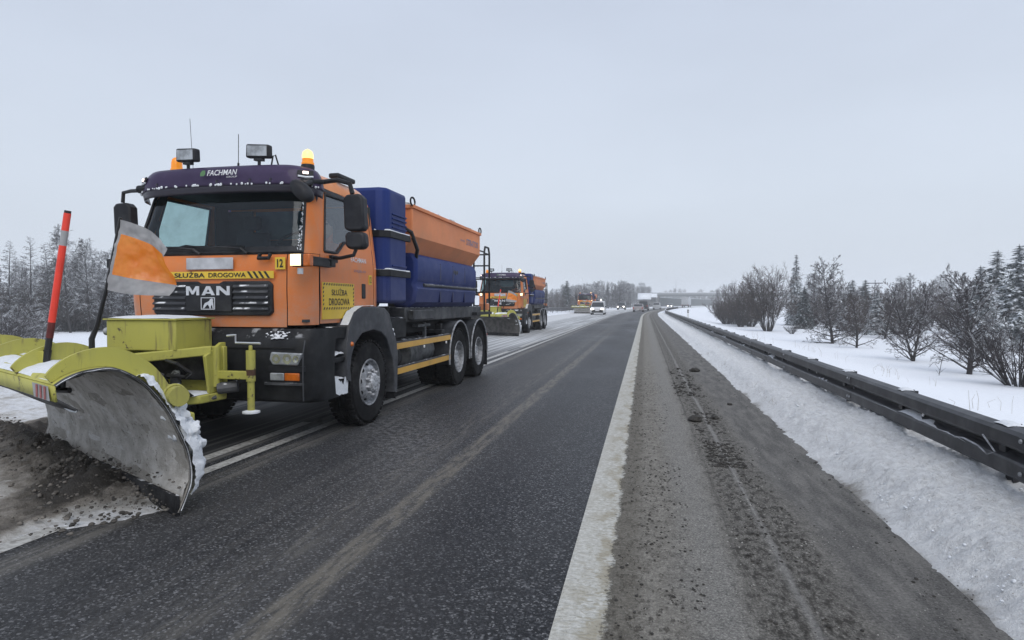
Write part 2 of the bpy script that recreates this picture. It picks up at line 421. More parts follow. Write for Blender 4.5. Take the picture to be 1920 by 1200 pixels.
# thin salt film: brownish towards the middle of the lane
film = t.math('MULTIPLY', t.band(S, -3.3, -1.55, .35), t.mrange(st, .42, .66, .05, .22))
asp = t.mix(film, asp, (.155, .15, .14))
asp = t.mix(t.math('MULTIPLY', t.mrange(patch, .4, .7), .22), asp, (.16, .155, .15))
trk = t.math('MAXIMUM', t.band(Sl, -1.45, -.95, .18), t.band(Sl, -3.25, -2.75, .18)); asp = t.mix(t.math('MULTIPLY', trk, .25), asp, (.012, .013, .017))
dust = t.math('MULTIPLY', t.math('MULTIPLY', t.band(t.math('ADD', Y, t.math('MULTIPLY', S, 1.6)), 1.6, 3.4, .8), t.band(S, -3.6, -2.0, .5)), t.mrange(t.noise(co, 14, 5, .75), .42, .62, 0, .32)); asp = t.mix(dust, asp, (.36, .36, .36))
line1 = t.math('MULTIPLY', t.math('MULTIPLY', t.mrange(Y, 14, 40, 1, .1), t.band(Sl, -1.80, -1.62, .035)), t.mrange(t.noise(t.mapv(co, (5, .9, 1)), 3, 6, .75), .38, .60, .06, .85))
asp = t.mix(t.math('MULTIPLY', line1, .75), asp, (.21, .192, .158))
line2 = t.math('MULTIPLY', t.band(Sl, -2.22, -2.0, .09), t.mrange(t.noise(t.mapv(co, (6, .6, 1)), 3, 5, .7), .42, .66, 0, .45)); asp = t.mix(line2, asp, (.18, .17, .15))
line3 = t.math('MULTIPLY', t.band(Sw, -3.66, -3.46, .07), t.mrange(st2, .35, .6, .1, .6)); asp = t.mix(line3, asp, (.2, .19, .17))
# far lanes: snow film, thin where the plough has just passed
behind = t.mrange(Y, 12, 26)
sn = t.mrange(t.math('ADD', t.math('MULTIPLY', st, .65), t.math('MULTIPLY', st2, .35)), .40, .62)
sncol = t.mix(sn, (.22, .225, .23), (.62, .635, .65))
thin = t.mix(t.mrange(st, .46, .68, 0, .75), t.mix(t.mrange(g2, .3, .7), (.018, .019, .021), (.045, .046, .05)), (.22, .215, .205))
leftc = t.mix(behind, thin, sncol)
snow_all = t.mrange(t.math('SUBTRACT', t.math('MULTIPLY', edge, 3), S), 7.1, 8.0)
leftc = t.mix(snow_all, leftc, t.mix(st2, (.46, .46, .46), (.72, .735, .76)))
leftm = t.mrange(Sl, -3.98, -4.06)
# shoulder: sand, ruts, mud
n1 = t.noise(co, 7, 6, .68); n2 = t.noise(t.mapv(co, (1, .45, 1)), 24, 5, .7); n3 = t.noise(co, 85, 5, .8)
sh = t.mix(t.mrange(n1, .3, .7), (.15, .14, .122), (.25, .237, .21))
sh = t.mix(t.mrange(n2, .52, .62, 0, .85), sh, (.055, .049, .041))
sh = t.mix(t.mrange(n3, .54, .66, 0, .75), sh, (.38, .365, .335)); sh = t.mix(t.mrange(n3, .34, .46, .7, 0), sh, (.05, .046, .04))
sh = t.mix(t.math('MULTIPLY', t.band(Sl, -.24, -.02, .06), .45), sh, (.075, .066, .05))
sh = t.mix(t.math('MULTIPLY', t.band(Sw, .22, .53, .12), .6), sh, t.mix(t.mrange(n3, .38, .62), (.10, .098, .094), (.33, .325, .31)))
rut = t.math('MULTIPLY', t.band(Sw, .55, 1.02, .11), .88)
sh = t.mix(rut, sh, t.mix(t.mrange(n2, .42, .6), t.mix(t.mrange(n3, .4, .62), (.07, .066, .06), (.24, .23, .21)), (.036, .033, .029)))
sh = t.mix(t.math('MULTIPLY', t.band(Sl, .755, .80, .018), t.mrange(st2, .3, .6, .3, .8)), sh, (.25, .245, .235))
sh = t.mix(t.math('MULTIPLY', t.band(Sl, .54, .565, .016), t.mrange(st2, .35, .6, .1, .7)), sh, (.03, .028, .026))
smoothr = t.math('MULTIPLY', t.band(Sw, 1.02, 1.9, .12), .85)
sh = t.mix(smoothr, sh, t.mix(t.mrange(t.noise(t.mapv(co, (3, .6, 1)), 3, 5), .35, .7), t.mix(t.mrange(n3, .38, .62), (.045, .044, .044), (.13, .128, .125)), (.17, .165, .157)))
n4 = t.noise(co, 48, 7, .85); sh = t.mix(1, sh, t.ramp(n4, [(.30, .35), (.46, .85), (.54, 1.1), (.68, 1.9)]), 'MULTIPLY')
shm = t.mrange(Sl, -.37, -.33)
col = t.mix(shm, asp, sh); col = t.mix(leftm, col, leftc)
rough = t.mrange(patch, .3, .7, .42, .6, False)
rough = t.mix(shm, rough, .8); rough = t.mix(leftm, rough, .7)
hh = t.math('ADD', t.math('MULTIPLY', g1v, .35), t.math('MULTIPLY', g2, .6))
hs = t.math('ADD', t.math('MULTIPLY', n2, 1.2), t.math('ADD', t.math('MULTIPLY', n3, .5), t.math('MULTIPLY', n4, 1.2))); hh = t.mix(shm, hh, hs)
t.bsdf(col, rough, 0, t.bump(hh, .8, .010), spec=.24)
M['road'] = t.mat
struct(sheet('road', -12.0, 1.62, 0, M['road'], ry, 8), 'wet salted asphalt road curving right in the distance')

t = NT('worn line paint'); uvn = t.n('UVMap'); uvn.uv_map = 'UVMap'; co = uvn.outputs[0]; S = t.sep(co)[0]
a = t.noise(co, 30, 5, .7); b = t.noise(t.mapv(co, (1, .5, 1)), 7, 5)
ribs = t.noise(t.mapv(co, (22, 46, 1), rot=(0, 0, .25)), 1, 2, .5, .8)
rightness = t.mrange(S, -.30, -.18)
c = t.mix(t.mrange(a, .35, .7), (.40, .395, .36), (.58, .58, .55))
c = t.mix(t.math('MULTIPLY', t.mrange(ribs, .5, .62), t.mrange(S, -.42, -.2, .22, .75)), c, (.27, .245, .18))
c = t.mix(t.math('MULTIPLY', t.mrange(b, .46, .62), t.mrange(S, -.42, -.2, .2, .8)), c, (.30, .27, .20))
c = t.mix(t.mrange(t.noise(co, 85, 4, .7), .60, .70, 0, .7), c, (.12, .11, .095))
gone = t.mrange(t.math('ADD', S, t.math('MULTIPLY', t.math('SUBTRACT', t.math('ADD', b, a), 1.0), .12)), -.190, -.155)
gone = t.math('MAXIMUM', gone, t.mrange(t.noise(co, 55, 6, .8), .60, .66, 0, .8))
pb = t.bsdf(c, .7, 0, t.bump(t.math('ADD', ribs, t.math('MULTIPLY', a, .5)), 1, .012)); tr = t.n('BsdfTransparent'); ms = t.n('MixShader'); t.put(ms.inputs[0], gone)
t.t.links.new(pb.outputs[0], ms.inputs[1]); t.t.links.new(tr.outputs[0], ms.inputs[2]); t.t.links.new(ms.outputs[0], t.out.inputs['Surface']); M['line'] = t.mat
t = NT('worn centre paint'); uvn = t.n('UVMap'); uvn.uv_map = 'UVMap'; co = uvn.outputs[0]
c = t.mix(t.mrange(t.noise(co, 18, 6, .7), .40, .66), (.50, .50, .48), (.22, .21, .195)); c = t.mix(t.mrange(t.noise(co, 90, 4, .7), .6, .7, 0, .6), c, (.07, .07, .07))
t.bsdf(c, .6); M['cline'] = t.mat
ly = axis_vals([(-3, 70, 4), (70, 400, 6)])
struct(sheet('edge_line', -.412, -.155, .004, M['line'], ly), 'broad ribbed white edge line with sand on it')
struct(sheet('centre_line', -3.90, -3.77, .004, M['cline'], axis_vals([(3.0, 70, 4), (70, 400, 6)])), 'solid white centre line')
y = 3.2; k = 0
while y < 120:
    struct(sheet('lane_dash', -4.22, -4.09, .004, M['cline'], [y, y + 2, y + 4]), None); y += 6; k += 1

# right verge: coarse salted snow between the shoulder and the guardrail
def verge_mesh():
    ys = []; y = 1.2; dirt = []
    while y < 90: ys.append(y); y += max(.022, y * .0068)
    N = 64; mb = MB()
    for y in ys:
        for i in range(N + 1):
            s = 1.30 + (3.3 - 1.30) * i / N
            edge = 1.50 + .10 * fbm(y * .9, 3.1) + .05 * fbm(y * 4, 9)
            r = sm(edge - .03, edge + .42, s)
            z = -.03 + .15 * sm(1.35, 2.1, s) - 1.35 * sm(3.1, 10.5, s) + .02
            z = -.02 + r * (z + .05) * (1 + .25 * fbm(y * .7, s * 1.2, 4)) + r * (.030 * fbm(s * 7, y * 7, 1) + .030 * fbm(s * 20, y * 20, 2, 5))
            z += .05 * sm(2.35, 2.7, s) * (1 - sm(2.9, 3.25, s)) * (.6 + .8 * fbm(y * 1.1, 7)) - .09 * sm(3.15, 3.3, s)
            dirt.append(max(0, min(1, 1.0 * (1 - sm(edge - .05, edge + .22 + .10 * fbm(y * 1.7, 5), s)) + .35 * max(0, fbm(s * 1.5, y * .8, 21)) + .35 * sm(2.3, 2.6, s) * max(0, .2 + fbm(y * .9, s * 2, 31)))))
            mb.v.append((s + shift(y), y, z))
    for j in range(len(ys) - 1):
        for i in range(N):
            a = j * (N + 1) + i; mb.f.append((a, a + 1, a + N + 2, a + N + 1)); mb.m.append(0)
    return mb, dirt
t = NT('salted verge'); co = t.coord(); at = t.n('Attribute'); at.attribute_name = 'dirt'; D = at.outputs['Fac']
a = t.noise(co, 16, 6, .72); b = t.noise(co, 45, 5, .75); f = t.noise(co, 110, 4, .8)
c = t.mix(t.mrange(a, .35, .65), (.72, .73, .745), (.88, .90, .92))
dd = t.math('ADD', t.math('MULTIPLY', D, .95), t.math('MULTIPLY', t.math('SUBTRACT', a, .5), 1.1))
c = t.mix(t.mrange(dd, .20, .85, 0, .92), c, (.20, .185, .16))
sp = t.mrange(b, .60, .68, 0, .7); c = t.mix(sp, c, (.27, .24, .20))  # brown dirt specks, made stronger in place of weak grain shading
c = t.mix(t.mrange(f, .62, .72, 0, .55), c, (.22, .2, .17))
t.bsdf(c, .8, 0, t.bump(t.math('ADD', t.math('MULTIPLY', a, 1.5), b), 1.0, .03), spec=.2); M['verge'] = t.mat
mb, dirt = verge_mesh(); o = mb.obj('snow_verge', M['verge'], smooth=80); at = o.data.attributes.new('dirt', 'FLOAT', 'POINT'); at.data.foreach_set('value', dirt)
struct(o, 'grainy dirty white snow strip between shoulder and guardrail')

# left: unploughed slush ahead of the blade and the windrow it throws
BL0 = Vector((-3.19, 3.82)); BA = R(27.5); BD = Vector((-math.cos(BA), math.sin(BA))); BN = Vector((-math.sin(BA), -math.cos(BA))); BLEN = 3.3
def slush():
    x0, x1, y0, y1, st = -12.2, -3.2, .4, 13.0, .04
    nx = int((x1 - x0) / st); ny = int((y1 - y0) / st); mb = MB(); dirt = []
    for j in range(ny + 1):
        y = y0 + (y1 - y0) * j / ny
        for i in range(nx + 1):
            x = x0 + (x1 - x0) * i / nx
            p = Vector((x, y)) - BL0; al = p.dot(BD); nn = p.dot(BN)
            wob = .12 * fbm(x * 1.7, y * 1.7, 3)
            ahead = sm(-.03, .02, nn)
            edge = sm(-3.93, -4.12, x + wob * .9)
            far = sm(-6.35, -6.95, x + wob)                     # outside the blade: always snow
            base = max(ahead * edge, far)
            z = .055 * base * (1 + .6 * fbm(x * .8, y * .5, 5)) + base * (.020 * fbm(x * 8, y * 8, 1) + .012 * fbm(x * 22, y * 22, 2, 3))
            # windrow thrown along the blade and off its far end
            ridge = math.exp(-((nn - .12) / .36) ** 2) * sm(.15, 1.1, al) * (1 - sm(BLEN + .6, BLEN + 1.8, al))
            off = math.exp(-((x + 6.55 + .2 * fbm(y, 2)) / .5) ** 2) * sm(4.6, 5.6, y)
            rg = max(ridge * ahead, off * (1 if x < -6.3 else 0))
            z += rg * (.12 + .07 * fbm(x * 2.5, y * 2.5, 8) + .06 * fbm(x * 6, y * 6, 6) + .06 * fbm(x * 15, y * 15, 4, 5))
            fan = math.exp(-((nn - .30) / .40) ** 2) * sm(.1, 1.0, al) * (1 - sm(BLEN + 1.2, BLEN + 3, al)) * base
            dirt.append(min(1, 1.0 * max(rg * .82, fan * .62) + .10 + .25 * max(0, fbm(x * 1.1, y * .6, 12)) + .25 * (1 - sm(-5.6, -4.3, x)) * 0 + .45 * sm(-4.9, -4.0, x) * base))
            tracks = .35 * max(0, math.sin((x + .25 * y * 0) * 5.2 + 1.2 * fbm(y * .15, x, 3))) ** 3
            dirt[-1] = min(1, dirt[-1] + tracks * .35)
            mb.v.append((x, y, z if base + rg > .015 else -.02))
    for j in range(ny):
        for i in range(nx):
            a = j * (nx + 1) + i; q = (a, a + 1, a + nx + 2, a + nx + 1)
            if max(mb.v[k][2] for k in q) > 0: mb.f.append(q); mb.m.append(0)
    return mb, dirt
t = NT('ploughed slush'); co = t.coord(); at = t.n('Attribute'); at.attribute_name = 'dirt'; D = at.outputs['Fac']
a = t.noise(co, 9, 6, .7); f = t.noise(co, 42, 5, .75)
dd = t.mrange(t.math('ADD', D, t.math('MULTIPLY', t.math('SUBTRACT', a, .5), .9)), .05, .95, 0, 1, False)
c = t.ramp(dd, [(0, (.74, .76, .79)), (.28, (.48, .47, .45)), (.55, (.24, .22, .195)), (.8, (.10, .09, .078)), (1, (.05, .045, .04))])
c = t.mix(t.mrange(f, .60, .70, 0, .7), c, t.mix(D, (.55, .55, .55), (.2, .19, .175))); c = t.mix(t.mrange(f, .30, .40, .6, 0), c, t.mix(D, (.3, .29, .28), (.02, .019, .018)))
t.bsdf(c, .75, 0, t.bump(t.math('ADD', a, f), .9, .02), spec=.3); M['slush'] = t.mat
mb, dirt = slush(); o = mb.obj('slush', M['slush'], smooth=75)
at = o.data.attributes.new('dirt', 'FLOAT', 'POINT'); at.data.foreach_set('value', dirt)
struct(o, 'dirty snow and brown slush lying ahead of the plough')
# ---------------------------------------------------------------- the snow plough truck (local frame: front towards -y, ground z=0, origin under front axle)
def lerp(tab, z):
    if z <= tab[0][0]: return tab[0][1]
    for (a, b), (c, d) in zip(tab, tab[1:]):
        if z <= c: return b + (d - b) * (z - a) / (c - a)
    return tab[-1][1]
YF = [(1.2, -1.30), (1.6, -1.325), (1.95, -1.31), (2.03, -1.29), (2.72, -1.07), (2.9, -.98), (3.0, -.86), (3.05, -.7)]
WW = [(1.2, 1.11), (1.5, 1.125), (2.0, 1.12), (2.75, 1.03), (2.88, .99), (2.96, .93), (3.02, .80), (3.05, .6)]
YR = [(1.2, .42), (2.7, .42), (2.85, .38), (2.95, .30), (3.02, .16), (3.05, 0)]
def CP(tt, z, off=0):
    sg = 1 if tt >= 0 else -1; t_ = abs(tt); W = lerp(WW, z); yf = lerp(YF, z); yr = lerp(YR, z); c = min(.23, W * .4); cy = .27
    def base(u):
        if u <= 1:
            x = u * (W - c); return x, yf - .008 * (1 - (u ** 2)) + .0
        if u <= 2:
            a = (u - 1) * math.pi / 2; return W - c + c * math.sin(a), yf + cy - cy * math.cos(a)
        return W, yf + cy + (yr - yf - cy) * (u - 2)
    x, y = base(t_)
    if off:
        x1, y1 = base(max(0, t_ - .03)); x2, y2 = base(min(3, t_ + .03)); dx, dy = x2 - x1, y2 - y1; l = math.hypot(dx, dy) or 1
        x += dy / l * off; y -= dx / l * off
    return (sg * x, y, z)
def tside(y, z):
    ys = lerp(YF, z) + .27; return 2 + (y - ys) / (lerp(YR, z) - ys)
def patch(t0, t1, z0, z1, nu=8, nv=6, off=0, mb=None):
    """grid on the cab skin; z0/z1 may be functions of u, t0/t1 functions of z-fraction"""
    mb = mb or MB()
    def fn(u, v):
        a = z0(u) if callable(z0) else z0; b = z1(u) if callable(z1) else z1; z = a + (b - a) * v
        p = t0(z) if callable(t0) else t0; q = t1(z) if callable(t1) else t1
        return CP(p + (q - p) * u, z, off(v) if callable(off) else off)
    return mb.grid(fn, nu, nv)
def wheel_mesh(kind):
    Rt, wd = .525, .30
    ty = MB(); prof = [(.285, -wd / 2 + .03), (.30, -wd / 2), (.40, -wd / 2 - .012), (.475, -wd / 2 - .004), (.512, -wd / 2 + .035), (Rt, -wd / 2 + .06)]
    for k in range(4):
        a = -wd / 2 + .06 + (wd - .12) * (k + .82) / 4.6; prof += [(Rt, a), (Rt - .014, a + .004), (Rt - .014, a + .012), (Rt, a + .016)]
    prof += [(Rt, wd / 2 - .06), (.512, wd / 2 - .035), (.475, wd / 2 + .004), (.40, wd / 2 + .012), (.30, wd / 2), (.285, wd / 2 - .03)]
    ty.lathe(prof, n=48)
    # shoulder lugs
    for k in range(44):
        a = 2 * math.pi * k / 44; ca, sa = math.cos(a), math.sin(a)
        for sg in (1, -1):
            ty.obox((sg * (wd / 2 - .035), ca * .518, sa * .518), (.034, 0, 0), (0, -sa * .021, ca * .021), (0, ca * .012, sa * .012))
    rim = MB(); hub = MB(); o = wd / 2
    if kind == 'front':
        rim.lathe([(.292, o - .005), (.287, o + .01), (.272, o + .004), (.262, o - .04), (.245, o - .05), (.20, o + .005), (.165, o + .018), (.14, o + .018), (.13, o)], n=48)
        rim.lathe([(.13, o), (.0, o - .002)], n=24)
        hub.lathe([(.118, o - .01), (.118, o + .05), (.095, o + .075), (.05, o + .082), (.0, o + .082)], n=28)
        rn, xn = .150, o + .018
    else:
        rim.lathe([(.292, o - .005), (.287, o + .008), (.272, o), (.262, o - .06), (.25, o - .14), (.235, o - .16), (.16, o - .17), (.12, o - .17)], n=48)
        hub.lathe([(.125, o - .18), (.125, o - .06), (.115, o - .045), (.085, o - .04), (.08, o - .055), (0, o - .055)], n=28)
        rn, xn = .150, o - .17
    nuts = MB(); holes = MB()
    for k in range(10):
        a = 2 * math.pi * k / 10 + .1; nuts.lathe([(.017, xn - .005), (.017, xn + .035), (.009, xn + .045), (0, xn + .045)], (0, rn * math.cos(a), rn * math.sin(a)), n=6)
    for k in range(10):
        a = 2 * math.pi * (k + .5) / 10; ca, sa = math.cos(a), math.sin(a); rr = .222
        xh = o - .022 if kind == 'front' else o - .158
        nrm = Vector((.62, ca * .72, sa * .72)) if kind == 'front' else Vector((1, 0, 0)); nrm.normalize()
        tg = Vector((0, -sa, ca)); b = nrm.cross(tg); c = Vector((xh, ca * rr, sa * rr)) + nrm * .006
        holes.add([c + tg * (.030 * math.cos(2 * math.pi * q / 14)) + b * (.020 * math.sin(2 * math.pi * q / 14)) for q in range(14)], [tuple(range(14))])  # dark discs lying over the rim paint the shade of open holes
    return ty, rim, hub, nuts, holes
WH = {}
def wheel(kind, parent, loc, flip=False):
    if kind not in WH:
        ty, rim, hub, nuts, holes = wheel_mesh(kind)
        a = ty.obj('wheel', M['tyre'], parent); b = rim.obj('rim', M['rim'], a); c = hub.obj('hub', M['hub'], a)
        d = nuts.objs('wheel_nut', M['hub'], a); e_ = holes.objs('hole_shade_disc', M['dark'], a, smooth=0); WH[kind] = a; o = a
    else:
        o = copy_tree(WH[kind], parent)
    o.parent = parent; o.location = loc; o.rotation_euler = (random.uniform(0, 6), 0, math.pi if flip else 0)
    return o
def stripes(mb, x0, x1, z0, z1, y, n, slant, duty=.5):
    p = (x1 - x0) / n
    for k in range(n):
        a = x0 + k * p; b = a + p * duty
        mb.add([(a, y, z0), (b, y, z0), (min(x1, b + slant), y, z1), (min(x1, a + slant), y, z1)], [(0, 1, 2, 3)])
def arc_pts(c, r, a0, a1, n): return [(c[0] + r * math.cos(a0 + (a1 - a0) * i / n), c[1] + r * math.sin(a0 + (a1 - a0) * i / n)) for i in range(n + 1)]

def build_truck():
    root = empty('snow_plough_truck')
    P = root
    # --- cab shell
    body = patch(-1, 1, 1.25, 2.03, 24, 10).obj('front_panel', M['orange'], P, smooth=60)
    door_end = lambda z: tside(.33, z)
    for sg in (1, -1):
        patch(sg * 1.03, sg * 1.97, 1.27, 2.03, 8, 8).obj('corner_panel', M['orange'], P, smooth=60)
        patch(sg * 1.42, sg * 1.98, 2.035, 2.80, 6, 8).obj('windscreen_pillar', M['orange'], P, smooth=60)
        # door: y from -1.04 to .33, window opening with stepped sill
        d = MB(); y0, y1, wy0, wy1 = -1.03, .33, -.93, .0
        def sill(y): return 2.075 if y < -.66 else (2.075 + .15 * sm(-.66, -.40, y))
        def bot(y): return 1.28 if y < -.42 else 1.28 + .17 * sm(-.42, -.1, y)
        yt = lambda y, z: (y + (0.0 if z < 2.05 else .26 * (z - 2.05) * (1 - sm(-1.03, .33, y))))
        def strip(ya, yb, za, zb, nu, nv):
            d.grid(lambda u, v: CP(sg * min(2.999, tside(yt(ya + (yb - ya) * u, (z := (za(ya + (yb - ya) * u) + (zb(ya + (yb - ya) * u) - za(ya + (yb - ya) * u)) * v))), z)), z), nu, nv)
        top = lambda y: 2.79; wt = lambda y: 2.735
        strip(y0, wy0, bot, top, 2, 14); strip(wy0, wy1, bot, sill, 16, 8); strip(wy0, wy1, wt, top, 16, 1); strip(wy1, y1, bot, top, 6, 14)
        dr = d.obj('door', M['orange'], P, smooth=60)
        g = MB().grid(lambda u, v: CP(sg * min(2.999, tside(yt(wy0 + (wy1 - wy0) * u, (z := sill(wy0 + (wy1 - wy0) * u) + (2.735 - sill(wy0 + (wy1 - wy0) * u)) * v)), z)), z, -.012), 16, 8)
        g.obj('side_window', M['glass_clear'], dr, smooth=60)
        ring = [(wy0 + (wy1 - wy0) * u / 12, sill(wy0 + (wy1 - wy0) * u / 12)) for u in range(13)] + [(wy1, 2.735)] + [(wy0 + .0, 2.735)] + [(wy0, 2.075)]
        MB().tube([CP(sg * min(2.999, tside(yt(a, b), b)), b, .0) for a, b in ring], .017, 6).obj('window_seal', M['black'], dr)
        h = MB().box(sg * 1.115, sg * 1.135, -.015, .085, 1.56, 1.745).obj('door_handle', M['black'], dr, bevel=.012)
        patch(sg * 2.985, sg * 3, 1.45, 2.79, 1, 10).obj('rear_corner', M['orange'], P)
        patch(lambda z: sg * tside(.342, z), sg * 2.98, 1.45, 2.79, 2, 10).obj('rear_post', M['orange'], P)
    # roof: stacked rings
    rf = MB(); zs = [2.795, 2.85, 2.90, 2.94, 2.97, 3.0, 3.025, 3.04]; prev = None; tl = [-3 + 6 * i / 60 for i in range(61)]
    for z in zs:
        ring = [CP(t_, z) for t_ in tl]; o = len(rf.v); rf.v += ring
        if prev is not None:
            for i in range(60): rf.f.append((prev + i, prev + i + 1, o + i + 1, o + i)); rf.m.append(0)
            rf.f.append((prev + 60, prev, o, o + 60)); rf.m.append(0)
        prev = o
    rf.v.append((0, -.3, 3.06)); c = len(rf.v) - 1
    for i in range(60): rf.f.append((prev + i, prev + i + 1, c)); rf.m.append(0)
    rf.f.append((prev + 60, prev, c)); rf.m.append(0)
    roof = rf.obj('roof', m_roof, P, smooth=60)
    # rear wall with window
    rw = MB(); y = .40; x0, x1, z0, z1 = -.62, .34, 2.36, 2.74
    rw.box(-1.1, 1.1, y, y + .02, 1.3, 2.0); rw.box(-1.06, 1.06, y, y + .02, 2.0, z0); rw.box(-1.02, x0, y, y + .02, z0, z1); rw.box(x1, 1.02, y, y + .02, z0, z1); rw.box(-1.0, 1.0, y, y + .02, z1, 2.80)
    w_ = rw.obj('rear_wall', M['orange'], P); MB().box(x0, x1, y + .005, y + .012, z0, z1).obj('rear_window', M['glass_rear'], w_)
    # inner lining + floor, dashboard
    ln = MB(); patch(-1, 1, 1.30, 2.02, 10, 4, -.03, ln)
    for sg in (1, -1):
        patch(sg * 1, sg * 2.99, 1.30, 2.05, 10, 4, -.035, ln); patch(sg * 1.45, sg * 2.0, 2.03, 2.8, 5, 6, -.03, ln)
    ln.box(-1.06, 1.06, .36, .385, 1.3, 2.35); ln.box(-1.06, x0 - .02, .36, .385, 2.35, 2.75); ln.box(x1 + .02, 1.06, .36, .385, 2.35, 2.75); ln.box(-1.0, 1.0, -1.0, .38, 2.775, 2.785)
    for sg in (1, -1):
        for (ya, yb) in ((-1.0, -.93), (.0, .36)): ln.box(sg * 1.01, sg * 1.03, ya + .1, yb, 2.05, 2.78)
    ln.obj('cab_lining', M['interior'], P, smooth=60)
    MB().box(-1.08, 1.08, -1.25, .38, 1.30, 1.33).obj('cab_floor', M['interior'], P)
    ds = MB().prism([(-1.24, 1.35), (-1.245, 2.03), (-.98, 2.06), (-.80, 2.0), (-.76, 1.8), (-.9, 1.35)], 'x', -1.0, 1.0).obj('dashboard', M['interior'], P, bevel=.02)
    MB().box(-.22, -.08, -.99, -.93, 2.065, 2.15).box(.02, .1, -1.0, -.95, 2.065, 2.12).objs('dash_display', M['black'], ds, bevel=.008)
    sw = MB(); cx, cy, cz = .55, -.62, 2.17; ax = Vector((0, .75, -.66)); bx = Vector((1, 0, 0)); bz = Vector((0, .66, .75))
    sw.tube([Vector((cx, cy, cz)) + bx * .23 * math.cos(a) + bz * .23 * math.sin(a) for a in [2 * math.pi * i / 28 for i in range(29)]], .017, 8)
    for a in (.2, math.pi - .2, -math.pi / 2): sw.tube([(cx, cy, cz), Vector((cx, cy, cz)) + bx * .22 * math.cos(a) + bz * .22 * math.sin(a)], .014, 6)
    sw.tube([(cx, cy, cz), (cx, -.85, 1.9)], .03, 8); sw.obj('steering_wheel', M['black'], P)
    for x in (.55, -.55):
        s_ = MB().prism([(-.35, 1.62), (-.35, 1.74), (.1, 1.72), (.2, 2.45), (.3, 2.45), (.25, 1.6)], 'x', x - .24, x + .24).obj('seat', M['seat'], P, bevel=.04)
        MB().box(x - .13, x + .13, .18, .27, 2.47, 2.66).obj('headrest', M['seat'], s_, bevel=.04)
    # windscreen
    ws = patch(-1.41, 1.41, 2.045, 2.775, 30, 10, -.008).obj('windscreen', M['glass'], P, smooth=60)
    MB().tube([CP(t_, 2.045, .004) for t_ in [-1.42 + 2.84 * i / 30 for i in range(31)]], .022, 6).obj('windscreen_seal', M['black'], ws)
    for sg in (1, -1): MB().tube([CP(sg * 1.42, 2.04 + .72 * i / 8, .004) for i in range(9)], .016, 6).obj('pillar_seal', M['black'], ws)
    MB().grid(lambda u, v: CP(-1.40 + 2.80 * u, 2.02 + .085 * v, .004 + .004 * v), 30, 2).obj('scuttle', M['black'], P, smooth=60)
    for (xa, xb, za) in ((-.15, -.85, 2.06), (.42, -.28, 2.07)):
        wp = MB().tube([(xa + .02, -1.335, 2.03), (xa - .05, -1.35, 2.085)], .016, 6); wp.tube([(xa - .05, -1.35, 2.085), ((xa + xb) / 2, -1.335, 2.105), (xb, -1.31, 2.09)], [.014, .012, .006], 6)
        wb_ = wp.obj('wiper_arm', M['black'], P); MB().obox(((xa + xb) / 2 - .02, -1.335, 2.105), (.36, 0, -.005), (0, .006, 0), (0, 0, .014)).obj('wiper_blade', M['black_snow'], wb_)
    # frost crust along the near edge of the windscreen
    fr = MB()
    for k in range(190):
        z = 2.05 + .62 * random.random() ** 2.2; t_ = 1.40 - random.random() ** 2.2 * .17 * max(.1, .75 - (z - 2.05)); p = CP(t_, z, .006); r = random.uniform(.003, .009)
        fr.lathe([(0, -r * .5), (r, -r * .2), (r * .8, r * .25), (0, r * .4)], p, 'y', 6)
    fr.obj('frost', M['snow_part'], ws)
    # --- visor
    def VP(u, z, o): p = CP(-1.72 + 3.44 * u, 2.80, o - .10 * max(0, abs(u - .5) * 2 - .88) * 3.6); k = abs(u - .5) * 2; return (p[0] * (1 - .10 * (z - 2.8)), p[1], z - .055 * k ** 3)
    vz = MB().grid(lambda u, v: VP(u, 2.785 + .22 * v, .185 - .03 * v - .05 * v ** 4), 40, 8)
    vz.grid(lambda u, v: VP(u, 3.005 + .04 * math.sin(v * 1.57), .105 - .34 * v), 40, 4)
    vis = vz.obj('sun_visor', M['purple'], P, smooth=70, solid=.012)
    MB().grid(lambda u, v: VP(.005 + .99 * u, 2.70 + .09 * v, .15 + .03 * v), 40, 3).obj('visor_lip', M['purple_dark'], vis, smooth=70, solid=.01)
    sl = MB()
    for k in range(120):
        u = random.random(); 
        if random.random() < .45 and not (.38 < u < .52): continue
        p = VP(.02 + .96 * u, 2.792 + random.uniform(-.006, .006), .188); r = random.uniform(.005, .011); sl.lathe([(0, -r), (r * 1.6, 0), (0, r)], p, 'y', 6)
    stuff(sl.obj('snow_specks', M['snow_part'], vis))
    for x in (-.94, -.0, .5, .80):                                       # clips and seams of the visor
        p = VP(.5 + x * .30, 2.845, .178); MB().tube([p, (p[0] + .002, p[1] + .004, p[2] - .03)], .014, 8).obj('visor_clip', M['purple_dark'], vis)
    tz = 2.875
    fx = .06
    text('lettering', 'FACHMAN', M['print_white'], vis, (-.09, -1.252, 2.885), (1, 0, 0), (0, .14, 1), .365, .062, .016, .18)
    text('lettering', 'GROUP', M['print_white'], vis, (.15, -1.257, 2.855), (1, 0, 0), (0, .14, 1), .13, .018, 0, .1)
    MB().prism([(-.175, 2.885), (-.13, 2.885), (-.11, 2.91), (-.112, 2.945), (-.145, 2.945), (-.172, 2.92)], 'y', -1.2545, -1.2525).obj('logo', M['print_green'], vis)
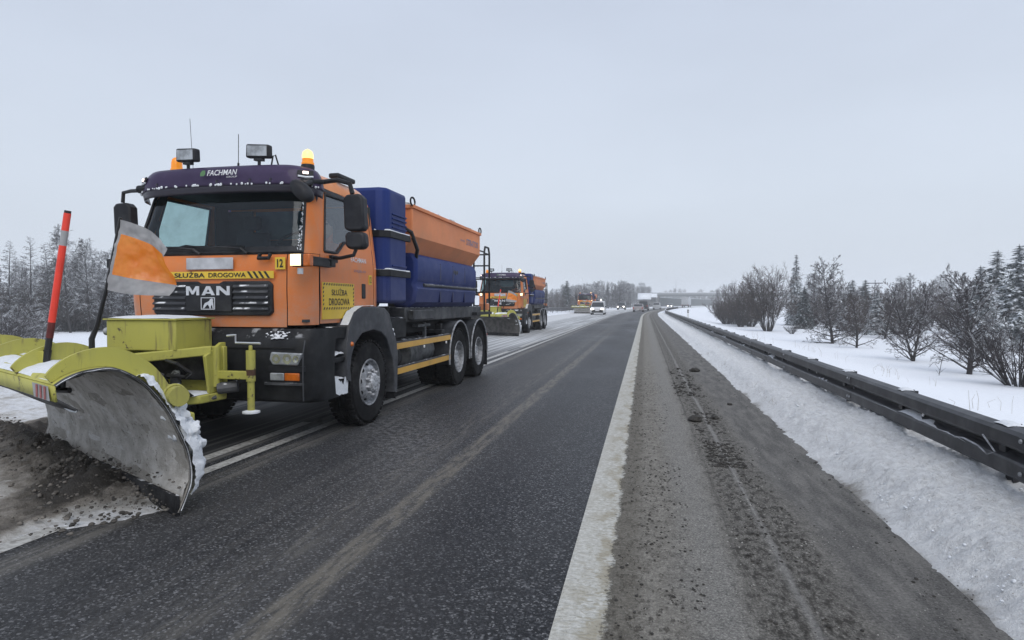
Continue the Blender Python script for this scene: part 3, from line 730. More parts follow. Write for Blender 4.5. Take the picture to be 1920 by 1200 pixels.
    for sg in (1, -1):
        p = VP(.5 + sg * .40, 2.925, .168); q = VP(.5 + sg * .40, 2.925, .05); n_ = (Vector(p) - Vector(q)).normalized()
        tgt = Vector((0, 0, 1)).cross(n_); ml = MB().obox(Vector(p), tgt * .085, n_ * .012, Vector((0, .3, .95)) * .034).obj('marker_lamp', M['black'], vis, bevel=.02)
        MB().obox(Vector(p) + n_ * .014 + Vector((0, 0, .004)), tgt * .028, n_ * .006, Vector((0, 0, .013))).obj('bulb', M['lamp_small'], ml)
        MB().tube([Vector(p) - tgt * .08 + n_ * .012 + Vector((0, 0, -.036)), Vector(p) + n_ * .018 + Vector((0, 0, -.045)), Vector(p) + tgt * .08 + n_ * .012 + Vector((0, 0, -.036))], .011, 6).obj('snow_ledge', M['snow_part'], ml)
    # roof furniture
    for (x, yaw) in ((-.51, -.12), (.39, .06)):
        l = MB().prism([(-.14, .0), (.14, .0), (.135, .145), (-.135, .15)], 'y', -.045, .045).obj('work_lamp', M['black'], P, bevel=.018, loc=(x, -1.02, 3.105), rot=(.05, .04, yaw))
        MB().box(-.115, .115, -.052, -.046, .02, .13).obj('lens', M['lens'], l); MB().tube([(0, 0, -.09), (0, 0, .01)], .018, 8).box(-.05, .05, -.03, .03, -.03, .0).obj('bracket', M['black'], l)
    MB().tube([(.52, -.99, 3.03), (.54, -.99, 3.13), (.57, -.99, 3.14), (.60, -.98, 3.03)], .009, 6).obj('lamp_cable', M['black'], P)
    for (x, mt, hh) in ((.91, 'beacon_on', .165), (-.76, 'beacon', .165)):
        b = MB().lathe([(.068, 0), (.07, .02), (.062, .03), (.058, .1), (.05, .135), (.03, hh - .01), (0, hh)], (x, -.90, 3.035), 'z', 20).obj('beacon', M['beacon'], P)
        MB().lathe([(0, .035), (.06, .036), (.074, .0), (.07, -.07), (0, -.07)], (x, -.90, 3.02), 'z', 20).obj('beacon_base', M['black'], b)
        if mt == 'beacon_on': MB().lathe([(0, .028), (.0595, .03), (.0605, .10), (.053, .133), (.034, .152), (0, .17)], (x, -.90, 3.04), 'z', 20).obj('beacon_glow', M['beacon_on'], b)
    MB().tube([(-.03, -.8, 3.03), (-.025, -.8, 3.12)], .012, 6).tube([(-.025, -.8, 3.12), (-.02, -.8, 3.45)], .004, 5).obj('antenna', M['black'], P)
    MB().tube([(-1.0, -.3, 2.9), (-1.03, -.3, 3.3), (-1.06, -.3, 3.83)], .003, 5).obj('antenna', M['black'], P)
    MB().box(.86, 1.0, -.35, .10, 3.0, 3.06).obj('roof_vent', M['black'], P, bevel=.02)
    sn = MB().grid(lambda u, v: (-.35 + .75 * u, -.75 + .6 * v, 3.035 + .035 * math.sin(math.pi * u) ** .5 * math.sin(math.pi * v) ** .5 + .008 * fbm(u * 5, v * 5)), 12, 10).obj('roof_snow', M['snow_part'], roof, smooth=80)
    # side trim above window
    for sg in (1, -1):
        MB().grid(lambda u, v: CP(sg * min(2.99, tside(-.80 + .72 * u, 2.76 + .045 * v)), 2.755 + .045 * v - .03 * u, .012), 8, 2).obj('window_deflector', M['black'], P, smooth=70)
    # --- front graphics: band, grille, plate, badge
    bandm = MB().box(-.60, .765, -1.352, -1.345, 1.765, 1.842).obj('sign_band', M['sign'], P)
    st_ = MB(); stripes(st_, .50, .76, 1.768, 1.839, -1.3535, 4, -.05, .45); stripes(st_, -.60, -.48, 1.768, 1.839, -1.3535, 2, .05, .45); st_.objs('hazard_stripe', M['print_black'], bandm)
    text('lettering', 'SŁUŻBA', M['print_black'], bandm, (-.43, -1.353, 1.778), (1, 0, 0), (0, 0, 1), .375, .066, .02); text('lettering', 'DROGOWA', M['print_black'], bandm, (-.01, -1.353, 1.778), (1, 0, 0), (0, 0, 1), .45, .050, .02)
    gr = MB().prism([(-.70, 1.40), (-.66, 1.37), (.70, 1.37), (.745, 1.41), (.745, 1.70), (.70, 1.738), (.16, 1.738), (.11, 1.715), (-.11, 1.715), (-.16, 1.738), (-.66, 1.738), (-.70, 1.70)], 'y', -1.353, -1.30).obj('grille', M['black'], P, bevel=.012)
    for k in range(5):
        z = 1.425 + .06 * k
        for sg in (1, -1): MB().prism([(-1.352, z), (-1.372, z + .006), (-1.372, z + .016), (-1.352, z + .034)], 'x', sg * .29, sg * .70).obj('grille_slat', M['grey'], gr)
    MB().box(-.28, .28, -1.376, -1.35, 1.41, 1.70).obj('badge_panel', M['black'], gr, bevel=.008)
    glyphs = {'M': [[(0, 0), (0, 1), (.26, 1), (.5, .46), (.74, 1), (1, 1), (1, 0), (.79, 0), (.79, .62), (.57, .1), (.43, .1), (.21, .62), (.21, 0)]],
              'A': [[(0, 0), (.36, 1), (.5, 1), (.5, .70), (.245, 0)], [(1, 0), (.755, 0), (.5, .70), (.5, 1), (.64, 1)], [(.30, .18), (.70, .18), (.64, .36), (.36, .36)]],
              'N': [[(0, 0), (0, 1), (.27, 1), (.78, .36), (.78, 1), (1, 1), (1, 0), (.73, 0), (.22, .64), (.22, 0)]]}
    for ch_, gx in (('M', -.265), ('A', -.075), ('N', .105)):
        for kk, poly in enumerate(glyphs[ch_]): MB().prism([(gx + .16 * a, 1.588 + .097 * b) for a, b in poly], 'y', -1.3835 - .0005 * kk, -1.377).obj('letter', M['alloy'], gr, smooth=0)
    fl = MB(); a0, a1, b0, b1, q = -.085, .085, 1.435, 1.565, .008
    fl.box(a0, a1, -1.384, -1.377, b0, b0 + q); fl.box(a0, a1, -1.384, -1.377, b1 - q, b1); fl.box(a0, a0 + q, -1.384, -1.377, b0 + q, b1 - q); fl.box(a1 - q, a1, -1.384, -1.377, b0 + q, b1 - q)
    fl.obj('badge_frame', M['alloy'], gr)
    lion = [(-.065, 0), (-.045, .002), (-.02, .03), (.0, .045), (.018, .018), (.02, .0), (.036, .0), (.034, .02), (.05, .045), (.055, .03), (.058, .0), (.07, .0), (.066, .05), (.06, .075), (.066, .092), (.05, .108), (.028, .10), (.018, .082), (-.005, .07), (-.035, .058), (-.05, .035), (-.056, .012)]
    MB().prism([(x - .002, z + 1.446) for x, z in lion], 'y', -1.382, -1.377).obj('lion_emblem', M['alloy'], gr, smooth=0)
    MB().box(-.285, .285, -1.353, -1.343, 1.865, 1.99).obj('number_plate', M['plate'], P, bevel=.006)
    n12 = MB().box(.775, .893, -1.3415, -1.333, 1.858, 1.985).obj('number_sticker', M['sign'], P); text('lettering', '12', M['print_black'], n12, (.80, -1.342, 1.878), (1, 0, 0), (0, 0, 1), .07, .088, .03)
    MB().tube([(.60, -1.34, 2.02), (.60, -1.37, 1.975), (.72, -1.37, 1.975), (.72, -1.34, 2.02)], .022, 6).obj('bonnet_latch', M['black'], P)
    # door sign, small lettering (near side only)
    X = 1.128
    sg_ = MB().box(X - .004, X + .002, -1.0, -.235, 1.425, 1.735).obj('door_sign', M['sign'], P)
    MB().box(1.115, X + .001, -1.0, -.235, 1.325, 1.425).obj('sign_tail', M['sign'], sg_)
    hz = MB(); n = 13
    for k in range(n):
        a = -.985 + k * .057
        for (z0_, z1_) in ((1.432, 1.458), (1.702, 1.728)): hz.add([(X + .0035, a, z0_), (X + .0035, a + .026, z0_), (X + .0035, a + .046, z1_), (X + .0035, a + .02, z1_)], [(0, 1, 2, 3)])
    for k in range(5):
        z0_ = 1.475 + k * .045
        for a in (-.992, -.268): hz.add([(X + .0035, a, z0_), (X + .0035, a + .024, z0_ + .012), (X + .0035, a + .024, z0_ + .034), (X + .0035, a, z0_ + .022)], [(0, 1, 2, 3)])
    hz.objs('hazard_stripe', M['print_black'], sg_)
    text('lettering', 'SŁUŻBA', M['print_black'], sg_, (X + .002, -.80, 1.592), (0, 1, 0), (0, 0, 1), .38, .088, .010)
    text('lettering', 'DROGOWA', M['print_black'], sg_, (X + .002, -.86, 1.478), (0, 1, 0), (0, 0, 1), .50, .08, .010)
    text('lettering', 'FACHMAN', M['print_white'], P, (1.122, -.30, 2.0), (0, 1, 0), (-.12, 0, 1), .42, .06, .012, .1)
    text('lettering', 'ZIĘBUD', M['print_blue'], P, (1.127, -.24, 1.875), (0, 1, 0), (0, 0, 1), .34, .035, 0)
    b12 = MB().box(1.12, 1.129, .19, .27, 1.74, 1.86).obj('number_sticker', M['sign'], P); text('lettering', '12', M['print_black'], b12, (1.1295, .205, 1.76), (0, 1, 0), (0, 0, 1), .05, .08, .01)
    # --- mirrors
    for sg in (1, -1):
        arm = MB().tube([(sg * .93, -1.12, 2.80), (sg * 1.08, -1.12, 2.80)], .045, 8)
        if sg == 1:
            arm.tube([(1.05, -1.10, 2.81), (1.13, -.95, 2.83), (1.30, -.97, 2.84), (1.46, -1.0, 2.79), (1.49, -1.0, 2.68)], .026, 8)
            arm.tube([(1.12, -.74, 2.01), (1.3, -.9, 2.0), (1.5, -1.0, 2.02), (1.535, -1.0, 2.10)], .020, 8); arm.box(1.10, 1.15, -.82, -.68, 1.96, 2.04)
        else:
            arm.tube([(-1.05, -1.10, 2.79), (-1.25, -1.05, 2.80), (-1.38, -1.02, 2.79), (-1.41, -1.0, 2.68)], .022, 8)
            arm.tube([(-1.12, -.74, 2.01), (-1.3, -.9, 2.0), (-1.43, -1.0, 2.1)], .018, 8)
        ar = arm.objs('mirror_arm', M['black'], P)
        m0 = 1.53 if sg == 1 else -1.37
        MB().prism([(m0 - .115, 2.30), (m0 - .06, 2.275), (m0 + .09, 2.275), (m0 + .12, 2.31), (m0 + .105, 2.62), (m0 + .06, 2.67), (m0 - .09, 2.665), (m0 - .125, 2.62)], 'y', -1.06, -.93).obj('main_mirror', M['grey_black'], ar, bevel=.03)
        MB().prism([(m0 - .105, 2.12), (m0 - .06, 2.08), (m0 + .09, 2.08), (m0 + .13, 2.12), (m0 + .12, 2.245), (m0 + .08, 2.265), (m0 - .08, 2.265), (m0 - .11, 2.24)], 'y', -1.06, -.93).obj('wide_mirror', M['grey_black'], ar, bevel=.03)
        if sg == 1:
            MB().tube([(1.06, -1.12, 2.80), (1.10, -1.33, 2.74)], .03, 8).obj('ramp_mirror_arm', M['black'], ar)
            fm = MB()
            n_ = 20
            for (k, sc) in ((0, .35), (.03, .85), (.09, 1.0), (.15, .8), (.17, .3)):
                for j in range(n_):
                    a = 2 * math.pi * j / n_; x_ = .155 * sc * math.cos(a); z_ = .085 * sc * math.sin(a); ca, sa = math.cos(-.75), math.sin(-.75)
                    fm.v.append((1.12 + x_ * ca - z_ * sa, -1.30 - k, 2.655 + x_ * sa + z_ * ca))
            for i in range(4):
                for j in range(n_): fm.f.append((i * n_ + j, i * n_ + (j + 1) % n_, (i + 1) * n_ + (j + 1) % n_, (i + 1) * n_ + j)); fm.m.append(0)
            fm.f += [tuple(range(n_))[::-1], tuple(range(4 * n_, 5 * n_))]; fm.m += [0, 0]
            fm.obj('ramp_mirror', M['grey_black'], ar, smooth=60)
    # raised headlamps on brackets
    for sg in (1, -1):
        x = 1.13 if sg > 0 else -.90
        hb = MB().box(x - .085, x + .07, -1.50, -1.40, 1.875, 2.01).obj('raised_headlamp', M['black'], P, bevel=.02)
        MB().box(x - .078, x + .035, -1.507, -1.50, 1.885, 2.0).obj('lamp_glass', M['lamp_on'], hb, bevel=.0)
        MB().box(x + .045 if sg > 0 else x - .17, x + .13 if sg > 0 else x - .10, -1.495, -1.41, 1.875, 2.005).obj('turn_lamp', M['amber_lens'], hb, bevel=.015)
        MB().box(sg * 1.17, sg * 1.22, -1.44, -.95, 1.89, 1.99).box(sg * 1.12, sg * 1.22, -1.0, -.86, 1.90, 1.985).obj('bracket', M['black'], hb, bevel=.01)
        MB().tube([(x, -1.45, 1.86), (x, -1.45, 1.80)], .03, 10).obj('bracket_foot', M['lens'], hb)
    # --- bumper, lamps, step, fender
    bp = MB()
    prof = [(.46, -1.33), (.50, -1.44), (.72, -1.47), (1.0, -1.46), (1.12, -1.42), (1.235, -1.33)]
    def bf(u, v):
        k = v * (len(prof) - 1); i = min(int(k), len(prof) - 2); q_ = k - i; z = prof[i][0] + (prof[i + 1][0] - prof[i][0]) * q_; yb = prof[i][1] + (prof[i + 1][1] - prof[i][1]) * q_
        t_ = u * 2 - 1; sgn = 1 if t_ > 0 else -1; a = abs(t_); W = 1.235; c_ = .16
        if a < .78: return (sgn * a / .78 * (W - c_), yb, z)
        if a < .90:
            an = (a - .78) / .12 * math.pi / 2; return (sgn * (W - c_ + c_ * math.sin(an)), yb + .2 - .2 * math.cos(an), z)
        return (sgn * W, yb + .2 + (a - .90) / .10 * .33, z)
    bp.grid(bf, 60, 15); bpo = bp.obj('bumper', M['black_snow'], P, smooth=45)
    MB().box(-1.1, 1.1, -1.30, -.9, .55, 1.22).obj('bumper_core', M['dark'], bpo)
    MB().box(-1.06, 1.06, -1.466, -1.455, 1.035, 1.047).obj('bumper_groove', M['dark'], bpo); MB().box(-.55, .55, -1.476, -1.46, .58, .66).obj('air_intake', M['dark'], bpo)
    for sg in (1, -1):
        hl = MB().prism([(sg * .80, 1.0), (sg * .78, .92), (sg * .82, .865), (sg * 1.10, .862), (sg * 1.155, .99)], 'y', -1.478, -1.40).obj('headlamp', M['lens'], bpo, bevel=.015)
        MB().box(sg * .77, sg * 1.17, -1.472, -1.41, .80, .855).obj('lamp_divider', M['black'], bpo)
        for bx_, br_ in ((.865, .048), (.99, .052), (1.085, .036)):
            MB().lathe([(0, .012), (br_ * .35, .010), (br_ * .4, -.002), (br_, -.004), (br_ * 1.04, .004)], (sg * bx_, -1.476, .93), 'y', 18).obj('reflector_bowl', M['bowl'], hl)
        MB().tube([(sg * 1.17, -1.478, .50), (sg * 1.17, -1.488, .72), (sg * 1.17, -1.478, 1.0), (sg * 1.17, -1.44, 1.12)], .007, 6).obj('bumper_seam', M['grey'], bpo)
        bs_ = MB()
        for k in range(90):
            q_ = random.random() ** 1.6; r = random.uniform(.004, .017); bs_.lathe([(0, -r * .5), (r * 1.3, -r * .1), (r, r * .35), (0, r * .6)], (sg * (.86 + random.gauss(0, .07)), -1.425 + .09 * (1 - q_), 1.205 - .075 * q_), 'z', 6)
        stuff(bs_.obj('bumper_snow', M['snow_part'], bpo, smooth=80))
        MB().box(sg * .79, sg * .95, -1.481, -1.42, .705, .785).obj('fog_lamp', M['lens'], bpo, bevel=.01)
        MB().box(sg * .955, sg * 1.12, -1.481, -1.42, .705, .785).obj('indicator', M['amber_lens'], bpo, bevel=.01)
        MB().box(sg * .73, sg * 1.16, -1.486, -1.45, .66, .685).obj('bumper_ledge', M['grey'], bpo)
        # entry steps between bumper and wheel
        stp = MB(); x0, x1 = sg * 1.0, sg * 1.225
        stp.box(x0, x1, -.93, -.60, .46, .62); stp.box(x0, x1, -.93, -.58, .84, .90); stp.box(x0, x1, -.93, -.58, 1.10, 1.24); stp.box(x0, sg * 1.06, -.93, -.58, .62, 1.10)
        so = stp.obj('entry_step', M['black_snow'], P, bevel=.015)
        for z, hh in ((.62, .05), (.90, .055)):
            MB().grid(lambda u, v: (sg * (1.07 + .15 * u), -.91 + .30 * v, z + hh * (math.sin(math.pi * min(1, u * .8 + .1)) ** .4) * math.sin(math.pi * (v * .9 + .05)) ** .4 + .012 * fbm(u * 4, v * 6, z)), 8, 12).obj('step_snow', M['snow_part'], so, smooth=80)
        MB().grid(lambda u, v: (sg * (1.232 + .006 * fbm(u * 5, v * 4, 3)), -.92 + .30 * u + .03 * fbm(v * 3, u, 5), .47 + .02 * fbm(u * 5, 1) + (.12 + .22 * abs(u - .5) + .05 * fbm(u * 6, 8)) * v), 14, 6).obj('step_snow', M['snow_part'], so)
        # wheel arch: outer skirt
        out = [(-.66, .62), (-.69, 1.0), (-.62, 1.24), (-.47, 1.39), (-.25, 1.455), (.10, 1.465), (.40, 1.44), (.56, 1.36), (.66, 1.16), (.80, .98), (.83, .62), (.80, .30)]
        inn = [(-.58, .60), (-.60, .74), (-.57, .88), (-.47, 1.03), (-.28, 1.14), (.02, 1.17), (.28, 1.13), (.46, 1.03), (.56, .88), (.66, .74), (.70, .55), (.71, .30)]
        f_ = MB(); n_ = len(out)
        for (xx, pts) in ((sg * 1.255, out), (sg * 1.255, inn), (sg * .85, out), (sg * .85, inn)): f_.v += [(xx, a, b) for a, b in pts]
        for i in range(n_ - 1):
            f_.f += [(i, i + 1, n_ + i + 1, n_ + i), (i, 2 * n_ + i, 2 * n_ + i + 1, i + 1), (n_ + i, n_ + i + 1, 3 * n_ + i + 1, 3 * n_ + i)]; f_.m += [0, 0, 0]
        fo = f_.obj('front_fender', M['grey'], P, smooth=40, bevel=.012)
        MB().box(sg * .80, sg * .84, -.66, .8, .55, 1.40).obj('arch_liner', M['dark'], fo)
        MB().lathe([(.0, .02), (.022, .016), (.03, .0)], (sg * 1.255, -.56, 1.03), 'x', 12).obj('side_marker', M['amber_lens'], fo)
        MB().box(sg * .95, sg * 1.235, .775, .79, .20, .42).obj('mud_flap', M['black'], fo)
        for k in range(3):
            a, b = out[2 + k], out[3 + k]
            MB().grid(lambda u, v: (sg * (1.14 + .10 * u), a[0] + (b[0] - a[0]) * v, a[1] + (b[1] - a[1]) * v + .012 + .01 * fbm(u * 3, v * 3 + k)), 3, 5).obj('fender_snow', M['snow_part'], fo, smooth=80)
        lump = MB()
        for k in range(7):
            q_ = random.random(); lump.lathe([(0, -.03), (.035, -.01), (.03, .02), (0, .035)], (sg * random.uniform(1.1, 1.24), .58 + .2 * q_, 1.33 - .30 * q_), 'z', 7)
        lump.obj('fender_snow', M['snow_part'], fo, smooth=80)
    # chassis
    ch = MB()
    for sg in (1, -1): ch.box(sg * .36, sg * .44, -1.2, 6.0, .74, 1.02)
    for y in (-.9, .9, 2.2, 3.2, 4.6, 5.9): ch.box(-.36, .36, y, y + .10, .78, .98)
    cho = ch.objs('chassis_rail', M['chassis'], P, bevel=.01); MB().box(-.88, .88, 1.4, 5.9, 1.03, 1.21).obj('gap_filler', M['dark'], cho)  # dark block added to close the bright gap below the spreader
    for y in (0, 3.86, 5.26):
        ax = MB().tube([(-.95, y, .525), (.95, y, .525)], .075, 10); ax.lathe([(0, -.2), (.2, -.15), (.2, .15), (0, .2)], (0, y, .53), 'y', 12); ax.obj('axle', M['chassis'], cho)
    MB().box(-.95, .95, .75, 1.25, 1.02, 1.45).obj('engine_cover', M['dark'], cho)
    for sg in (1, -1):
        MB().box(sg * .48, sg * 1.10, .95, 1.55, .98, 1.30).obj('battery_box', M['black_snow'], cho, bevel=.03)
        MB().tube([(sg * .86, 1.0, .70), (sg * .86, 1.55, .70)], .17, 16).obj('air_tank', M['chassis'], cho)
        MB().tube([(sg * .80, 1.9, .72), (sg * .80, 3.0, .72)], .24, 18).obj('fuel_tank', M['chassis_light'], cho)
        MB().box(sg * .98, sg * 1.06, 1.15, 1.30, .50, .88).box(sg * .95, sg * 1.0, 2.62, 2.70, .48, 1.18).box(sg * .9, sg * 1.0, 2.3, 2.9, 1.12, 1.16).objs('guard_bracket', M['chassis_light'], cho)
        for (za, zb) in ((.865, .955), (.515, .605)):
            rl = MB().box(sg * 1.19, sg * 1.225, .84, 3.34, za - .03 * 0, zb + .02).obj('side_guard', M['grey'], P, bevel=.006)
            MB().box(sg * 1.222, sg * 1.230, .86, 3.32, za + .002, zb - .006).obj('reflective_strip', M['amber_tape'], rl)
        MB().lathe([(0, .014), (.022, .012), (.026, 0)], (sg * 1.23, 1.95, .835), 'x', 10).obj('reflector', M['reflector'], P)
        MB().lathe([(0, .014), (.022, .012), (.026, 0)], (sg * 1.23, 3.05, .835), 'x', 10).obj('reflector', M['reflector'], P)
        MB().box(sg * .62, sg * 1.2, 2.9, 3.1, 1.0, 1.05).box(sg * 1.0, sg * 1.1, 3.15, 3.25, .85, 1.15).objs('chassis_bracket', M['black_snow'], cho)
    # wheels
    for sg in (1, -1):
        wheel('front', P, (sg * 1.07, 0, .52), sg < 0)
        for y in (3.86, 5.26):
            wheel('rear', P, (sg * 1.07, y, .52), sg < 0); wheel('rear', P, (sg * .72, y, .52), sg < 0)
            pts = arc_pts((y, .54), .64, R(190), R(-10), 20); o_ = MB()
            for xx, rr in ((sg * 1.24, 0), (sg * .60, 0)): o_.v += [(xx, a, b) for a, b in pts]
            for i in range(20): o_.f.append((i, i + 1, 22 + i, 21 + i)); o_.m.append(0)
            fo = o_.obj('rear_fender', M['black'], P, smooth=60, solid=.015)
            MB().tube([(sg * 1.24, a, b) for a, b in pts], .016, 6).obj('fender_edge', M['rim'], fo)
        MB().box(sg * .68, sg * 1.22, 5.96, 5.975, .17, .72).obj('mud_flap', M['black'], P)
        MB().box(sg * 1.1, sg * 1.2, 6.02, 6.08, .55, .85).obj('tail_lamp', M['red'], P, bevel=.01)
    # --- spreader: brine tank, hopper, side tanks, ladder
    def chbox(x0, x1, y0, y1, z0, z1, c, name, mat, bevel=.04):
        return MB().prism([(x0 + c, y0), (x1 - c, y0), (x1, y0 + c), (x1, y1), (x0, y1), (x0, y0 + c)], 'z', z0, z1).obj(name, mat, P, bevel=bevel)
    bt = chbox(-1.22, 1.22, .53, 1.27, 1.50, 3.05, .10, 'brine_tank', M['blue'], .05)
    for z in (1.91, 2.43):
        MB().prism([(-1.15, .515), (1.13, .515), (1.245, .62), (1.245, 1.36), (1.20, 1.36), (1.20, .63), (1.12, .54), (-1.15, .54)], 'z', z - .045, z + .045).obj('tank_strap', M['black_snow'], bt, bevel=.006)
        MB().tube([(1.05, .53, z + .05), (1.22, .62, z + .05), (1.226, 1.0, z + .048), (1.226, 1.34, z + .05)], [.012, .016, .011, .014], 6).obj('strap_snow', M['snow_part'], bt)
        for dz in (.09, .15, .21, .27): 
            if z > 2.1 or dz < .15: MB().box(1.205, 1.236, .72, 1.24, z + dz, z + dz + .028).obj('tank_rib', M['blue'], bt, bevel=.01)
    hp = MB(); y0, y1 = 1.50, 5.38
    sec = [(-1.22, 2.93), (1.22, 2.93), (1.22, 2.50), (.95, 2.16), (-.95, 2.16), (-1.22, 2.50)]
    hp.prism(sec, 'y', y0, y1); hpo = hp.obj('hopper', M['hopper'], P, bevel=.015)
    MB().box(1.19, 1.25, y0 - .01, y1 + .01, 2.90, 2.955).box(-1.25, -1.19, y0 - .01, y1 + .01, 2.90, 2.955).box(-1.19, 1.19, y0 - .03, y0 + .02, 2.90, 2.955).box(-1.19, 1.19, y1 - .02, y1 + .03, 2.90, 2.955).objs('hopper_rim', M['hopper'], hpo, bevel=.008)
    for y in (y0 + .01, y1):
        MB().tube([(1.22, y + .09 * math.sin(a), 3.0 + .06 * math.cos(a) * 1.0) for a in [2 * math.pi * i / 14 for i in range(15)]], .014, 6).obj('lifting_eye', M['chassis'], hpo)
    salt = MB().grid(lambda u, v: (-1.17 + 2.34 * u, y0 + .05 + (y1 - y0 - .1) * v, 2.90 + (.13 + .07 * fbm(v * 9, u * 3, 1)) * min(1, math.sin(math.pi * u) * 9) * min(1, math.sin(math.pi * v) * 9)), 30, 60).obj('salt_load', M['salt'], hpo, smooth=80)
    MB().tube([(1.215, y0 + .1 + 3.65 * i / 40, 2.955 + .006 * fbm(i * .4, 2)) for i in range(41)], [.012 + .008 * fbm(i * .5, 4) for i in range(41)], 6).obj('rim_snow', M['snow_part'], hpo)
    text('lettering', 'STRATOS', M['print_blue'], hpo, (1.222, 4.35, 2.62), (0, 1, 0), (0, 0, 1), .85, .12, .015, .1)
    text('lettering', 'schmidt', M['print_blue'], hpo, (1.222, 3.95, 2.66), (0, 1, 0), (0, 0, 1), .3, .05, .0)
    MB().tube([(1.10, 1.38, 2.62), (1.2, 1.5, 2.55), (1.25, 1.62, 2.3), (1.18, 1.72, 2.15)], .03, 8).obj('brine_hose', M['hose'], hpo)
    MB().box(.7, 1.1, 1.34, 1.5, 2.2, 2.9).obj('hopper_post', M['hopper'], hpo, bevel=.01)
    for sg in (1, -1):
        tk = MB().prism([(sg * .85, 1.44), (sg * 1.10, 1.43), (sg * 1.20, 1.52), (sg * 1.235, 1.72), (sg * 1.20, 1.79), (sg * 1.235, 1.86), (sg * 1.235, 2.14), (sg * 1.17, 2.26), (sg * .85, 2.27)], 'y', 1.62, 5.05).obj('side_tank', M['blue'], P, bevel=.05)
        MB().tube([(sg * 1.222, 1.95, 1.785), (sg * 1.222, 4.95, 1.785)], .026, 8).obj('tank_rail', M['grey'], tk)
        for y in (2.75, 3.45, 4.2):
            MB().prism([(y - .035, 1.88), (y + .035, 1.88), (y + .012, 2.16), (y - .012, 2.16)], 'x', sg * 1.228, sg * 1.2365).prism([(y - .02, 1.52), (y + .02, 1.52), (y + .03, 1.7), (y - .03, 1.7)], 'x', sg * 1.19, sg * 1.2345).objs('crease_shade', M['blue_dark'], tk)
        mk = MB()
        for (dy, dz, r) in ((-.1, 0, .035), (.1, 0, .035), (0, -.01, .045)): mk.lathe([(0, .004), (r, .003), (r, 0)], (sg * 1.236, 3.62 + dy, 2.06 + dz), 'x', 10)
        mk.obj('maker_emblem', M['print_black'], tk)
    MB().box(-1.1, 1.1, 1.5, 5.9, 1.22, 1.44).box(1.1, 1.2, 1.6, 2.5, 1.25, 1.40).box(-.8, .8, 5.3, 6.3, 1.25, 2.0).objs('spreader_frame', M['chassis_mid'], P, bevel=.015)
    MB().tube([(0, 6.4, 1.9), (0, 6.5, .7)], .16, 12).lathe([(0, .02), (.34, 0), (.34, .03), (0, .05)], (0, 6.5, .55), 'z', 20).obj('spreading_disc', M['chassis'], P)
    ld = MB()
    for x in (.78, 1.14):
        ld.tube([(x, 6.05, 1.3), (x, 6.05, 2.62), (x, 6.12, 2.74), (x, 6.42, 2.74), (x, 6.5, 2.62), (x, 6.5, 1.2)], .022, 8)
    for z in (1.45, 1.75, 2.05, 2.35, 2.6): ld.tube([(.78, 6.5, z), (1.14, 6.5, z)], .018, 6)
    for z in (2.05, 2.6): ld.tube([(1.14, 6.05, z), (1.14, 6.5, z)], .016, 6)
    ld.tube([(1.14, 5.4, 2.62), (1.14, 6.05, 2.62)], .016, 6); ld.box(.6, 1.2, 5.2, 6.5, 1.26, 1.32); ld.obj('ladder', M['black'], P)
    MB().box(.95, 1.16, 6.3, 6.42, 1.35, 1.5).box(-1.16, -.95, 6.3, 6.42, 1.35, 1.5).objs('rear_beacon_box', M['hopper'], P, bevel=.01)
    build_plough(P)
    return root
